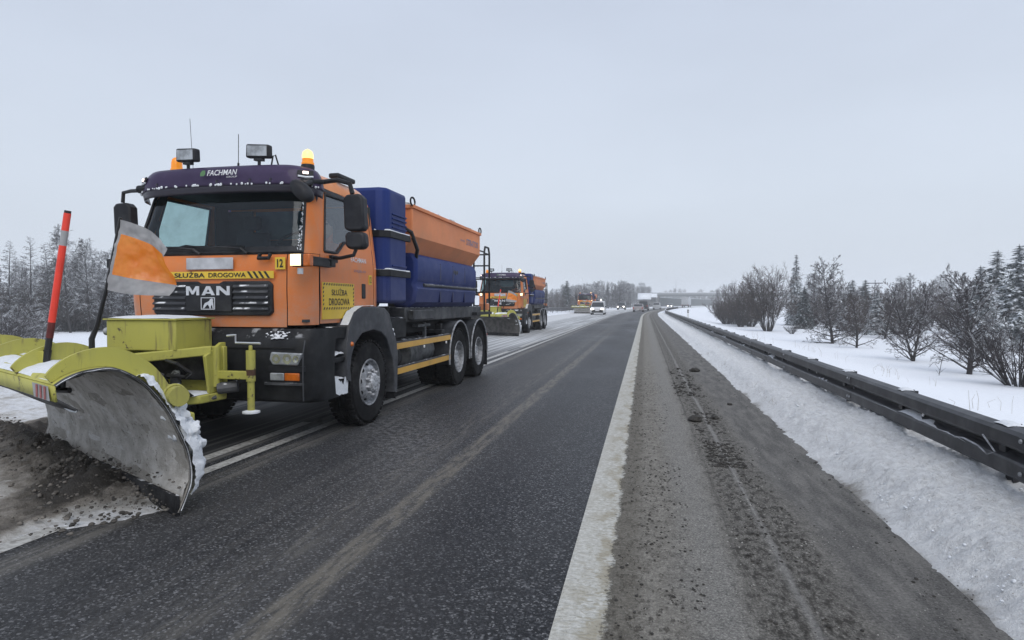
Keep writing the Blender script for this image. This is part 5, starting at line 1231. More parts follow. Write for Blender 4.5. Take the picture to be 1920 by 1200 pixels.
def spruce(seed, H, rad, tr=.14, nwh=26, dense=9):
    rng = random.Random(seed); tk = MB(); cr = MB()
    stem(rng, tk, Vector((0, 0, -.3)), Vector((0, 0, 1)), H + .3, tr, .02, 6, .005, .02, 6)
    for w_ in range(nwh):
        f = .06 + .93 * (w_ + .3 * rng.random()) / nwh; z = H * f; L0 = rad * (1.03 - f) ** .68 + .10
        for k in range(max(5, int(dense * (1.1 - .5 * f)))):
            az = rng.random() * 6.283; L = L0 * rng.uniform(.65, 1.12); dv = Vector((math.cos(az), math.sin(az), .25 * f - .12)); sd = Vector((-math.sin(az), math.cos(az), 0)); p = Vector((0, 0, z + rng.uniform(-.1, .1)))
            N = 6
            for i in range(N):
                a = i / N; b = (i + 1.4) / N; c1 = p + dv * (L * a) - Vector((0, 0, .22 * L * a * a)); c2 = p + dv * (L * b) - Vector((0, 0, .22 * L * b * b)); wd = L * .30 * (1.2 - a) * rng.uniform(.7, 1.3)
                for sg in (1, -1):
                    tip = c1.lerp(c2, .9) + sd * sg * wd + Vector((0, 0, -wd * rng.uniform(.15, .6)))
                    o = len(cr.v); cr.v += [tuple(c1), tuple(c2), tuple(tip)]; cr.f.append((o, o + 1, o + 2) if sg < 0 else (o, o + 2, o + 1)); cr.m.append(0)
                    tip2 = c1 + sd * sg * wd * .5 + Vector((0, 0, -wd * .8)); o = len(cr.v); cr.v += [tuple(c1), tuple(c1.lerp(c2, .6)), tuple(tip2)]; cr.f.append((o, o + 1, o + 2)); cr.m.append(0)
    return tk, cr
def shrub(seed, H, rad, n=26, tw=.008, n2=5):
    rng = random.Random(seed); tk = MB(); cr = MB()
    for k in range(n):
        az = rng.random() * 6.283; sp = rng.random() ** .6; dv = Vector((math.cos(az) * sp * rad, math.sin(az) * sp * rad, H * rng.uniform(.75, 1.0)))
        q = stem(rng, tk, Vector((math.cos(az) * .12 * rad, math.sin(az) * .12 * rad, -.15)), dv, dv.length * rng.uniform(.8, 1.05), .028, tw, 6, .06, .03, 4)
        fillup(rng, cr, q, dv.length * .26, 2, 3, .014, n2, tw, .05)
    return tk, cr
TP = {}
def proto(key, fn, bark, leaf):
    tk, cr = fn; a = tk.obj('trunk', M[bark], smooth=60); b = cr.obj('crown', M[leaf], smooth=0); me = (a.data, b.data)
    bpy.data.objects.remove(a); bpy.data.objects.remove(b); TP[key] = me
def place(key, name, x, y, label, cat='tree', group=None, sc=1.0, rz=None, zs=None, dz=0):
    e_ = empty(name, (x, y, gz(x, y) + dz), random.random() * 6.28 if rz is None else rz); e_.scale = (sc, sc, zs or sc)
    mkobj('trunk', TP[key][0], e_); mkobj('crown', TP[key][1], e_); tag(e_, label, cat, group); return e_
# pixel column -> ground point at a given distance (layout helper for the far things)
_yaw = math.atan(248.5 / F_PX)
def col_at(px, Yv):
    a = math.atan((px - 960) / F_PX) - _yaw; return Yv * math.tan(a), Yv

# near row of bare trees right of the guardrail
proto('bt1', bare_tree(11, 3.7, 2.1, .11, .09, 46, .42, 4, 1, .007, 8, taper=.6), 'bark', 'twig')
proto('bt2', bare_tree(12, 3.9, 1.8, .075, .07, 30, .5, 4, 2, .007, 7), 'bark', 'twig')
proto('bt3', bare_tree(13, 5.7, 2.1, .11, .04, 60, .16, 4, 1, .009, 8, taper=.5), 'bark', 'twig')
proto('bt4', bare_tree(14, 3.3, 1.7, .08, .10, 30, .45, 4, 1, .008, 7), 'bark', 'twig_brown')
proto('clump', shrub(15, 6.3, 2.5, 60, .013, 9), 'bark', 'twig_brown')
proto('shrub1', shrub(16, 3.4, 2.5, 80, .013, 8), 'bark', 'twig_brown')
proto('shrub2', shrub(17, 2.5, 2.2, 46, .007, 8), 'bark', 'twig')
place('bt1', 'bare_tree', 12.55, 28.0, 'lone bare tree with low spreading limbs, nearest trunk behind the guardrail', rz=.6)
place('bt2', 'bare_tree', 12.7, 33.6, 'twin stemmed bare tree left of the nearest spreading tree', rz=2.0)
place('bt3', 'bare_tree', 12.6, 46.5, 'tall bare tree with ladder like snowy side branches above the guardrail', rz=1.1)
place('bt4', 'bare_tree', 12.9, 42.6, 'small bare tree just right of the tall ladder branched tree', rz=3.1)
x, y = col_at(1440, 66); place('clump', 'bare_tree', x, y, 'many stemmed brown bare tree clump right of the dark hedge', rz=.4)
x, y = col_at(1405, 70); place('clump', 'bare_tree', x, y + 6, 'smaller brown bare clump between hedge and many stemmed clump', sc=.8)
x, y = col_at(1915, 24); place('shrub2', 'bush', x, y, 'tangled bare bush cut by the right edge of the picture', 'bush', sc=.95)
x, y = col_at(1880, 30); place('shrub2', 'bush', x + 1.2, y + 4, 'bare bush behind the nearest tree at right', 'bush', sc=.7)
x, y = col_at(1485, 60); place('shrub2', 'bush', x, y, 'tiny bare shrub standing alone on snow below the tall conifer', 'bush', sc=.35)
for i, (px, Yv, sc) in enumerate([(1362, 88, .95), (1378, 86, .95), (1392, 82, .9), (1408, 78, .85)]):
    x, y = col_at(px, Yv); place('shrub1', 'hedge_bush', x, y, ['leftmost dark bush of the hedge by the road bend', 'second dark bush of the hedge by the road bend', 'third dark bush of the hedge by the road bend', 'rightmost dark bush of the hedge by the road bend'][i], 'bush', 'dark hedge bushes', sc=sc, zs=sc * 1.05)
# conifers
proto('spruce1', spruce(21, 9.5, 2.7, .14, 44, 15), 'bark', 'needle')
proto('spruce2', spruce(22, 9.5, 2.5, .14, 42, 14), 'bark', 'needle_dark')
proto('larch1', larch(23, 10, 2.0, .13, 120), 'bark', 'frost_twig')
proto('larch2', larch(24, 10, 2.3, .13, 110), 'bark', 'hazy_twig')
proto('birch1', birch(25, 10, 1.9), 'bark', 'frost_twig')
proto('birch2', birch(26, 9.5, 2.2), 'bark', 'hazy_twig')
proto('wood1', bare_tree(27, 10, 2.8, .14, .14, 40, .6, 4, 1, .019, 7), 'bark', 'hazy_twig')
proto('wood2', bare_tree(28, 9, 3.0, .14, .10, 34, .5, 4, 2, .019, 6), 'bark', 'twig_brown')
x, y = col_at(1492, 88); place('spruce1', 'conifer', x, y, 'tall narrow pointed conifer rising above the bare clump', 'tree', sc=.52, zs=.98)
x, y = col_at(1868, 50); place('spruce1', 'conifer', x, y, 'snowy conifer second from the right edge', 'tree', sc=.70)
x, y = col_at(1910, 46); place('spruce1', 'conifer', x, y, 'large snow laden conifer at the right edge of the picture', 'tree', sc=.70)
x, y = col_at(1838, 44); place('spruce1', 'conifer', x, y, 'shorter snowy conifer left of the two tall ones at right', 'tree', sc=.55)
x, y = col_at(1645, 62); place('spruce1', 'conifer', x, y, 'small snow laden conifer between two bare trees', 'tree', sc=.42)
x, y = col_at(1598, 70); place('spruce1', 'conifer', x, y, 'frosted conifer half hidden behind the ladder branched tree', 'tree', sc=.55)
x, y = col_at(1508, 74); place('spruce2', 'conifer', x, y, 'dark low conifer under the tall pointed one', 'tree', sc=.5)
x, y = col_at(1622, 95); place('spruce2', 'conifer', x, y, 'distant dark conifer peak right of the ladder branched tree', 'tree', sc=.66)
# brown thicket behind the near trees
U1 = 'first second third fourth fifth sixth seventh eighth ninth tenth eleventh twelfth thirteenth fourteenth fifteenth sixteenth seventeenth eighteenth nineteenth'.split()
ORD = U1 + [b for t_ in ('twent', 'thirt', 'fort', 'fift', 'sixt', 'sevent', 'eight', 'ninet') for b in [t_ + 'ieth'] + [t_ + 'y-' + u for u in U1[:9]]]
rg = random.Random(5); names = ['low brown thicket bush behind the snowfield, number %s from the left']
ords = 'first second third fourth fifth sixth seventh eighth ninth tenth eleventh twelfth thirteenth fourteenth fifteenth sixteenth'.split()
for i in range(16):
    px = 1520 + i * 27 + rg.uniform(-6, 6); Yv = rg.uniform(52, 80) if i % 2 else rg.uniform(60, 95); x, y = col_at(px, Yv)
    place(('shrub1', 'bt4', 'shrub1', 'bt2')[i % 4], 'bush', x, y, 'brown thicket bush behind the snowfield, %s of sixteen counted from the left' % ords[i], 'bush', 'brown thicket at right', sc=rg.uniform(1.05, 1.4), zs=rg.uniform(.85, 1.25))
for i, (px, Yv, sc, key) in enumerate([(1530, 110, .7, 'wood1'), (1550, 100, .72, 'wood2'), (1575, 96, .72, 'wood2'), (1660, 88, .5, 'wood2'), (1688, 78, .62, 'wood2'), (1708, 84, .7, 'wood1'), (1728, 80, .62, 'wood2'), (1748, 90, .68, 'wood2'), (1768, 82, .55, 'wood2'), (1788, 95, .68, 'wood1'), (1805, 88, .58, 'wood2'), (1825, 84, .55, 'wood2'), (1850, 90, .6, 'wood2'), (1890, 80, .5, 'wood2')]):
    x, y = col_at(px, Yv); place(key, 'bare_tree', x, y, 'brown bare tree in the back row at right, %s of fourteen from the left' % ords[i], 'tree', 'back row of bare trees at right', sc=sc)
for i in range(16):
    px = 1505 + i * 27 + rg.uniform(-7, 7); x, y = col_at(px, rg.uniform(105, 140))
    place(('wood1', 'birch2', 'wood2')[i % 3], 'bare_tree', x, y, 'hazy grey tree in the far wood at right, %s of sixteen from the left' % ords[i], 'tree', 'hazy far wood at right', sc=rg.uniform(.62, .80))
st = MB().tube([(0, 0, -.1), (.10, .02, .5), (.22, .03, .95)], [.012, .01, .006], 5)
for (a, b) in (((.05, 0, .2), (-.08, .1, .42)), ((.03, 0, .1), (.2, -.1, .3)), ((.12, .02, .5), (.05, .1, .8)), ((.02, 0, .05), (-.12, -.05, .22))): st.tube([a, b], [.008, .004], 4)
x, y = col_at(1762, 27); o = st.obj('sapling', M['twig']); o.location = (x, y, gz(x, y)); tag(o, 'leaning dead sapling stick in the snow left of the nearest tree', 'sapling')

# wood on the left behind the snowfield
lefts = [(-18, 66, .82, 'larch2'), (14, 68, .98, 'larch1'), (36, 74, .86, 'larch2'), (56, 67, 1.02, 'larch1'), (76, 76, .80, 'birch2'), (96, 70, .98, 'larch2'), (118, 74, .86, 'birch2'), (132, 66, 1.10, 'birch1'), (150, 72, .92, 'birch2'), (164, 67, .98, 'birch1'), (184, 74, .84, 'larch1'), (202, 68, .92, 'birch2'), (222, 73, .84, 'birch1'), (240, 69, .92, 'larch2'), (258, 75, .84, 'birch2'), (280, 70, .86, 'birch1'), (305, 76, .95, 'wood1'), (330, 72, .86, 'birch2'), (360, 78, .86, 'birch1'), (395, 80, .9, 'larch2'), (450, 85, .85, 'birch2')]
def left_at(px, Dv):
    a = math.atan((px - 960) / F_PX) - _yaw; return Dv * math.sin(a), Dv * math.cos(a)
for i, (px, Dv, sc, key) in enumerate(lefts):
    x, y = left_at(px, Dv); place(key, 'frosted_tree', x, y, 'frosted bare tree in the front row of the left wood, %s from the left edge' % ORD[i], 'tree', 'wood behind the left snowfield', sc=sc * .80)
rg = random.Random(8)
for i in range(34):
    px = -30 + i * 15 + rg.uniform(-5, 5); x, y = left_at(px, rg.uniform(78, 100)); key = rg.choice(['birch1', 'birch2', 'larch2', 'wood1', 'wood2'])
    place(key, 'frosted_tree', x, y, 'bare tree in the back rows of the left wood, %s from the left edge' % ORD[i], 'tree', 'back of the left wood', sc=rg.uniform(.62, .80))
for i in range(26):
    px = -25 + i * 14 + rg.uniform(-5, 5); x, y = left_at(px, rg.uniform(69, 80)); 
    place('shrub1', 'bush', x, y, 'dark undergrowth bush at the foot of the left wood, %s from the left' % ORD[i], 'bush', 'undergrowth of the left wood', sc=rg.uniform(.8, 1.3))
for i, (px, Dv, sc) in enumerate([(6, 46, .85), (24, 49, .75), (46, 50, .6), (74, 52, .5)]):
    x, y = left_at(px, Dv); place('shrub2', 'bush', x, y, ['bare bush at the left edge in front of the wood', 'bare bush second from the left edge in front of the wood', 'low bare bush behind the red marker pole', 'lowest bare bush right of the red marker pole'][i], 'bush', sc=sc)

# wood beyond the far snow ploughs, and beyond the bridge
rg = random.Random(3)
def wood_h(px): return 27 if px < 1050 else (38 if px < 1078 else (42 if px < 1150 else (38 if px < 1205 else (36 if px < 1222 else 18))))
i = 0; px = 985
while px < 1238:
    Yv = rg.uniform(185, 250) if px < 1188 else rg.uniform(312, 350); x, y = col_at(px, Yv); H = wood_h(px) * (Yv / F_PX) * 1.0 + 2.2; key = rg.choice(['wood1', 'wood2', 'birch2', 'wood1'])
    place(key, 'bare_tree', x, y, 'hazy bare tree in the far wood behind the traffic, %s from the left' % ORD[i], 'tree', 'far wood beyond the traffic', sc=H / 9.7 * rg.uniform(1.0, 1.25), zs=H / 9.7 * rg.uniform(.85, 1.05)); px += rg.uniform(2.2, 4.6); i += 1
x, y = col_at(1063, 150); place('spruce2', 'conifer', x, y, 'hazy pointed conifer left of the farthest snow plough', 'tree', sc=.86)
for i, px in enumerate((1022, 1034, 1046, 1056, 1072, 1082)):
    x, y = col_at(px, rg.uniform(125, 150)); place('wood2', 'bare_tree', x, y, 'hazy bare tree just above the left guardrail, %s from the left' % ORD[i], 'tree', 'bare trees above the left guardrail', sc=rg.uniform(.45, .62))
for i, px in enumerate(range(1238, 1352, 5)):
    x, y = col_at(px, rg.uniform(430, 480)); place('wood2', 'bare_tree', x, y, 'faint tree beyond the road bridge, %s from the left' % ORD[i], 'tree', 'trees beyond the bridge', sc=rg.uniform(1.2, 1.7), zs=rg.uniform(1.0, 1.5))
for i, (px, Yv, sc) in enumerate([(1348, 175, .75), (1360, 165, .85), (1374, 150, .8), (1388, 140, .85)]):
    x, y = col_at(px, Yv); place('wood2', 'bare_tree', x, y, 'brown tree at the right end of the bridge, %s from the left' % ords[i], 'tree', 'trees at the right bridge end', sc=sc)
# ---------------------------------------------------------------- vehicles on the road
M['white_car'] = m_paint('white car paint', (.62, .63, .65), .35, (.25, .25, .25), .35)
M['dark_car'] = m_paint('dark car paint', (.035, .037, .042), .3, (.15, .15, .15), .35)
M['pink_car'] = m_paint('dusty grey car paint', (.33, .30, .31), .4, (.3, .29, .28), .5)
M['silver_car'] = m_paint('silver car paint', (.40, .41, .43), .35, (.25, .25, .25), .35)
M['car_glass'] = m_plain('car glass', (.02, .025, .03), .08, 0, .1, spec=.6)
M['tail_red'] = m_emit('tail lamp', (.6, .08, .06), .12)
M['car_lamp'] = m_emit('car headlamp', (1, .96, .88), 9)
M['lamp_off'] = m_plain('unlit lamp', (.5, .5, .5), .2)
CARW = {}
def car(name, loc, rz, L, W, H, prof, mat, lights=True, glass=None, extras=None):
    """prof: side outline (y,z) from the front (y=0) to the back (y=L); cabin part above belt narrows"""
    root = empty(name, loc, rz); belt = H * .56; n = len(prof)
    def X(z): return W / 2 * (1 - .0 * z) if z < belt else W / 2 * (1 - .17 * (z - belt) / (H - belt))
    mb = MB(); cols = 5
    for k in range(cols):
        u = -1 + 2 * k / (cols - 1)
        for (y, z) in prof:
            pull = .10 * abs(u) ** 2 if y < .3 else (-.06 * abs(u) ** 2 if y > L - .3 else 0); mb.v.append((u * X(z), y + pull, z - .03 * abs(u) * (z > belt)))
    for k in range(cols - 1):
        for i in range(n): a, b = k * n + i, k * n + (i + 1) % n; mb.f.append((a, b, b + n, a + n)); mb.m.append(0)
    mb.f.append(tuple(range(n))[::-1]); mb.f.append(tuple((cols - 1) * n + i for i in range(n))); mb.m += [0, 0]
    body = mb.obj('body', mat, root, smooth=40, bevel=.03)
    g = glass or {}
    if 'front' in g:
        (ya, za), (yb, zb) = g['front']; MB().add([(-X(za) * .92, ya - .015, za), (X(za) * .92, ya - .015, za), (X(zb) * .9, yb - .02, zb), (-X(zb) * .9, yb - .02, zb)], [(0, 1, 2, 3)]).obj('windscreen', M['car_glass'], root)
    if 'rear' in g:
        (ya, za), (yb, zb) = g['rear']; MB().add([(-X(za) * .88, ya + .02, za), (X(za) * .88, ya + .02, za), (X(zb) * .86, yb + .02, zb), (-X(zb) * .86, yb + .02, zb)], [(3, 2, 1, 0)]).obj('rear_window', M['car_glass'], root)
    for (ya, yb, yc, yd) in g.get('sides', []):
        for sg in (1, -1): MB().add([(sg * (X(belt) + .006), ya, belt + .03), (sg * (X(belt) + .006), yb, belt + .03), (sg * (X(H * .93) + .006), yc, H * .93), (sg * (X(H * .93) + .006), yd, H * .93)], [(0, 1, 2, 3)]).obj('side_window', M['car_glass'], root)
    for y in (L * .19, L * .80):
        for sg in (1, -1):
            if 'w' not in CARW:
                o = MB().lathe([(.0, -.09), (.21, -.09), (.31, -.085), (.33, -.06), (.33, .06), (.31, .085), (.21, .09), (0, .08)], n=20).obj('wheel', M['tyre'], root); CARW['w'] = o.data
                r_ = MB().lathe([(0, .085), (.08, .092), (.2, .093), (.215, .086)], n=16).obj('rim', M['rim'], o); CARW['r'] = r_.data
            else:
                o = mkobj('wheel', CARW['w'], root); mkobj('rim', CARW['r'], o)
            o.location = (sg * (W / 2 - .10), y, .33); o.rotation_euler = (0, 0, 0 if sg > 0 else math.pi)
    for sg in (1, -1):
        x = sg * W * .36
        MB().obox((x, .055, H * .43), (W * .085, .02 * sg, 0), (0, .03, 0), (0, .01, .075)).obj('headlamp', M['car_lamp'] if lights else M['lamp_off'], root, bevel=.02)
        MB().obox((sg * W * .42, L - .03, H * .48), (.08, 0, 0), (0, .03, 0), (0, 0, .13)).obj('tail_lamp', M['tail_red'], root, bevel=.02)
        MB().obox((sg * (W / 2 + .10), L * .30, belt + .07), (.09, 0, 0), (0, .04, 0), (0, 0, .07)).obj('mirror', M['black'], root, bevel=.02)
    MB().box(-W * .40, W * .40, -.015, .05, H * .24, H * .36).obj('bumper_grille', M['black'], root, bevel=.02)
    MB().box(-.26, .26, -.03, -.012, H * .27, H * .34).obj('number_plate', M['print_white'], root)
    MB().box(-.26, .26, L + .0, L + .015, H * .30, H * .37).obj('number_plate', M['print_white'], root)
    if extras: extras(root)
    return root
vanp = [(0, .25), (-.02, .55), (.05, .85), (.75, 1.05), (1.35, 1.68), (1.6, 1.80), (4.1, 1.83), (4.25, 1.7), (4.3, .9), (4.28, .3)]
def van_roof(r):
    MB().box(-.55, .55, 1.55, 1.75, 1.84, 1.90).obj('roof_rack', M['black'], r, bevel=.02)
    for x in (-.4, .38): MB().lathe([(.07, 0), (.07, .1), (.04, .15), (0, .15)], (x, 1.65, 1.90), 'z', 12).obj('roof_beacon', M['beacon'] if x < 0 else M['car_lamp'], r)
v = car('van', (-6.1, 83.5, 0), 0, 4.3, 1.84, 1.83, vanp, M['white_car'], True, {'front': ((.72, 1.06), (1.33, 1.66)), 'sides': [(.95, 1.9, 1.9, 1.5), (2.0, 2.8, 2.8, 2.0)], 'rear': ((4.3, 1.0), (4.25, 1.6))}, van_roof)
tag(v, 'small white van with roof rack, driving beside the farthest snow plough', 'van')
MB().box(-.75, .75, -.02, .06, .30, .52).obj('bumper', M['black'], v, bevel=.04)
suvp = [(0, .3), (-.02, .7), (.1, .95), (1.1, 1.08), (1.75, 1.62), (2.2, 1.72), (4.2, 1.70), (4.6, 1.1), (4.6, .35)]
G_suv = {'front': ((1.1, 1.1), (1.74, 1.6)), 'sides': [(1.3, 2.4, 2.4, 1.95), (2.5, 3.9, 3.9, 2.5)], 'rear': ((4.57, 1.15), (4.25, 1.62))}
v = car('off_road_car', (-9.0 + shift(150), 149, 0), R(-3), 4.6, 1.86, 1.72, suvp, M['dark_car'], True, G_suv); tag(v, 'dark off road car with headlights on, left of the distant queue', 'car', 'distant traffic')
carp = [(0, .28), (-.02, .55), (.12, .74), (1.15, .90), (1.85, 1.38), (2.4, 1.45), (3.3, 1.38), (3.95, .98), (4.45, .92), (4.5, .35)]
G_car = {'front': ((1.17, .92), (1.83, 1.36)), 'sides': [(1.4, 2.35, 2.35, 2.0), (2.45, 3.5, 3.1, 2.45)], 'rear': ((3.93, 1.0), (3.32, 1.36))}
v = car('hatchback', (-7.3 + shift(176), 176, 0), R(-5), 4.4, 1.78, 1.45, carp, M['dark_car'], True, G_car); tag(v, 'low dark car with one headlight showing, just right of the off road car', 'car', 'distant traffic')
v = car('saloon_car', (-1.95 + shift(113), 113, 0), R(180 - 3), 4.5, 1.82, 1.47, carp, M['pink_car'], False, G_car); v.location.y += 4.5; tag(v, 'dusty pinkish grey car driving away in the right lane', 'car', 'distant traffic')
v = car('van', (-2.3 + shift(135), 140, 0), R(180 - 4), 4.8, 1.95, 2.1, [(a, b * 1.15) for a, b in vanp], M['dark_car'], False, {'rear': ((4.3, 1.15), (4.25, 1.85))}); tag(v, 'tall black vehicle showing above the dusty car ahead', 'van', 'distant traffic')
v = car('estate_car', (-1.2 + shift(160), 164, 0), R(180 - 6), 4.5, 1.82, 1.6, suvp, M['silver_car'], False, G_suv); tag(v, 'silver car driving away just right of the dusty car', 'car', 'distant traffic')
v = car('saloon_car', (-5.8 + shift(232), 232, 0), R(-10), 4.4, 1.8, 1.5, carp, M['silver_car'], True, G_car); tag(v, 'pale oncoming car with headlights on at the start of the bend', 'car', 'distant traffic')
v = car('saloon_car', (-5.6 + shift(372), 372, 0), R(-19), 4.4, 1.8, 1.5, carp, M['white_car'], True, G_car); tag(v, 'tiny white car far round the bend under the barrier', 'car', 'distant traffic')
# lorry driving away
lr = empty('lorry', (-1.8 + shift(242), 242, 0), R(-10)); tag(lr, 'pale box lorry driving away round the right hand bend', 'lorry', 'distant traffic')
MB().box(-1.25, 1.25, 0, 7.5, 1.1, 3.7).obj('cargo_box', M['silver_car'], lr, bevel=.05); MB().box(-1.15, 1.15, 7.8, 9.6, .7, 3.2).obj('cab', M['white_car'], lr, bevel=.12); MB().box(-.4, .4, 0, 9.5, .7, 1.0).obj('frame', M['chassis'], lr); MB().box(-1.2, 1.2, -.04, 0, .55, .8).obj('rear_bar', M['black'], lr)
for y in (1.6, 2.9, 8.5):
    for sg in (1, -1): MB().lathe([(0, -.15), (.45, -.15), (.5, -.1), (.5, .1), (.45, .15), (0, .15)], (sg * 1.05, y, .5), 'x', 20).obj('wheel', M['tyre'], lr)
for sg in (1, -1): MB().box(sg * .85, sg * 1.15, -.06, -.04, .85, 1.0).obj('tail_lamp', M['tail_red'], lr)

# ---------------------------------------------------------------- bridge, noise barrier, houses, poles
M['concrete'] = m_plain('concrete', (.25, .255, .265), .8, 0, .15, .1, nscale=1)
M['barrier'] = m_plain('green grey barrier panel', (.055, .07, .072), .7, 0, .12, 0, nscale=.5)
M['roof_snow'] = m_snow('snow on roofs', (.80, .83, .88))
M['house'] = m_plain('plaster wall', (.42, .41, .40), .8)
M['house_dark'] = m_plain('dark boarding', (.10, .10, .10), .8)
M['house_glass'] = m_plain('house window', (.03, .035, .04), .15)
br = empty('road_bridge', (60, 385, 0)); tag(br, 'long grey road bridge crossing in the distance with snow on its edge', 'bridge')
B0 = Vector((-30, 360, 0)); B1 = Vector((140, 395, 0)); bd = (B1 - B0).normalized(); bn = Vector((-bd.y, bd.x, 0)); Lb = (B1 - B0).length; off = Vector((60, 385, 0))
def bbox(name, a0, a1, n0, n1, z0, z1, mat, par, bevel=0):
    c = B0 + bd * ((a0 + a1) / 2) + bn * ((n0 + n1) / 2) + Vector((0, 0, (z0 + z1) / 2)) - off
    return MB().obox(c, bd * ((a1 - a0) / 2), bn * ((n1 - n0) / 2), Vector((0, 0, (z1 - z0) / 2))).obj(name, mat, par, bevel=bevel)
dk = bbox('deck', 0, Lb, 0, 11, 5.6, 7.0, M['barrier'], br); bbox('parapet', 0, Lb, -.3, 0, 6.6, 7.6, M['concrete'], br); bbox('snow_edge', 0, Lb, -.35, .2, 7.61, 7.8, M['roof_snow'], br)
for k in range(2):
    a = 40 + k * 60; bbox('pier', a, a + 1.5, 2, 9, -2, 5.6, M['concrete'], br)
nb = empty('noise_barrier', (20, 320, 0)); tag(nb, 'low dark grey green noise barrier along the far side of the bend', 'barrier')
pts = []
y = 255
while y < 372:
    pts.append(Vector((-13.2 + shift(y), y, 0))); y += 4
pts = [Vector((-13.5 + shift(255) - 0, 255, 0))] + pts
for a, b in zip(pts[1:], pts[2:]):
    c = (a + b) / 2 - Vector((20, 320, 0)); dd = (b - a) / 2; nn = Vector((-dd.y, dd.x, 0)).normalized()
    MB().obox(c + Vector((0, 0, 2.05)), dd * .97, nn * .06, Vector((0, 0, 1.75))).obj('panel', M['barrier'], nb); MB().obox(a - Vector((20, 320, 0)) + Vector((0, 0, 2.1)), dd.normalized() * .1, nn * .12, Vector((0, 0, 1.95))).obj('post', M['rail_far'], nb)
    MB().obox(c + Vector((0, 0, 3.86)), dd, nn * .12, Vector((0, 0, .06))).obj('snow_top', M['roof_snow'], nb)
def house(name, px, Yv, w_, dpt, eave, ridge, label, wall='house', rz=0):
    x, y = col_at(px, Yv); h = empty(name, (x, y, gz(x, y) * 0), rz); tag(h, label, 'house')
    MB().box(-w_ / 2, w_ / 2, 0, dpt, -1.5, eave).obj('wall', M[wall], h)
    rf = MB().add([(-w_ / 2 - .4, -.5, eave - .1), (w_ / 2 + .4, -.5, eave - .1), (w_ / 2 + .4, dpt / 2, ridge), (-w_ / 2 - .4, dpt / 2, ridge), (-w_ / 2 - .4, dpt + .5, eave - .1), (w_ / 2 + .4, dpt + .5, eave - .1)], [(0, 1, 2, 3), (3, 2, 5, 4)]).obj('roof', M['roof_snow'], h, solid=.25)
    MB().add([(-w_ / 2, 0, eave), (-w_ / 2, dpt, eave), (-w_ / 2, dpt / 2, ridge - .2)], [(0, 2, 1)]).add([(w_ / 2, 0, eave), (w_ / 2, dpt, eave), (w_ / 2, dpt / 2, ridge - .2)], [(0, 1, 2)]).obj('gable', M[wall], h)
    for k in range(3):
        q = MB().box(-w_ / 2 + w_ * (k + .6) / 3.3 - .5, -w_ / 2 + w_ * (k + .6) / 3.3 + .5, -.04, 0, eave - 2.2, eave - .9).obj('window', M['house_glass'], h)
    return h
house('house', 1208, 290, 5.2, 6, 3.6, 6.2, 'snow roofed low building at the end of the road, left of the barrier', 'house_dark')
house('house', 1222, 300, 4.2, 6, 4.6, 6.2, 'second snow roofed building touching the barrier end', 'house_dark')
house('house', 1177, 260, 2.6, 5, 4.2, 5.4, 'tiny pale house among the far trees above the cars')
house('house', 1174, 240, 3.0, 5, 1.9, 3.2, 'snow roofed shed behind the dark off road car', 'house_dark', .4)
def pole(name, px, Yv, H, label, arm=0, r=.09):
    x, y = col_at(px, Yv); p = empty(name, (x, y, gz(x, y))); tag(p, label, 'pole')
    MB().tube([(0, 0, -.3), (0, 0, H)], [r, r * .6], 8).obj('mast', M['rail_far'], p)
    if arm: MB().box(-arm, arm, -.06, .06, H - .5, H - .38).obj('crossarm', M['rail_far'], p); MB().box(-arm, arm, -.05, .05, H - 1.1, H - 1.0).obj('crossarm', M['rail_far'], p)
    else: MB().tube([(0, 0, H), (.5, 0, H + .15), (1.4, 0, H + .1)], .05, 6).obj('lamp_head', M['rail_far'], p)
    return p
pole('lamp_post', 1267, 400, 17, 'thin tall lamp post standing beside the road bridge')
pole('utility_pole', 1640, 90, 6.0, 'wooden utility pole with crossarms between bare trees at right', .9, .07)
pole('lamp_post', 1366, 130, 6.5, 'thin mast above the hedge at the bridge end')
dl = empty('delineator_post', (*col_at(1290, 47), .05)); tag(dl, 'white roadside delineator post with dark head behind the guardrail', 'post')
MB().prism([(-.06, -.04), (.06, -.04), (.05, .05), (-.05, .05)], 'z', -.2, 1.08).obj('shaft', M['print_white'], dl); MB().prism([(-.063, -.043), (.063, -.043), (.053, .053), (-.053, .053)], 'z', .78, .98).obj('black_band', M['black'], dl); MB().box(-.025, .025, -.05, -.043, .82, .94).obj('reflector', M['reflector'], dl)

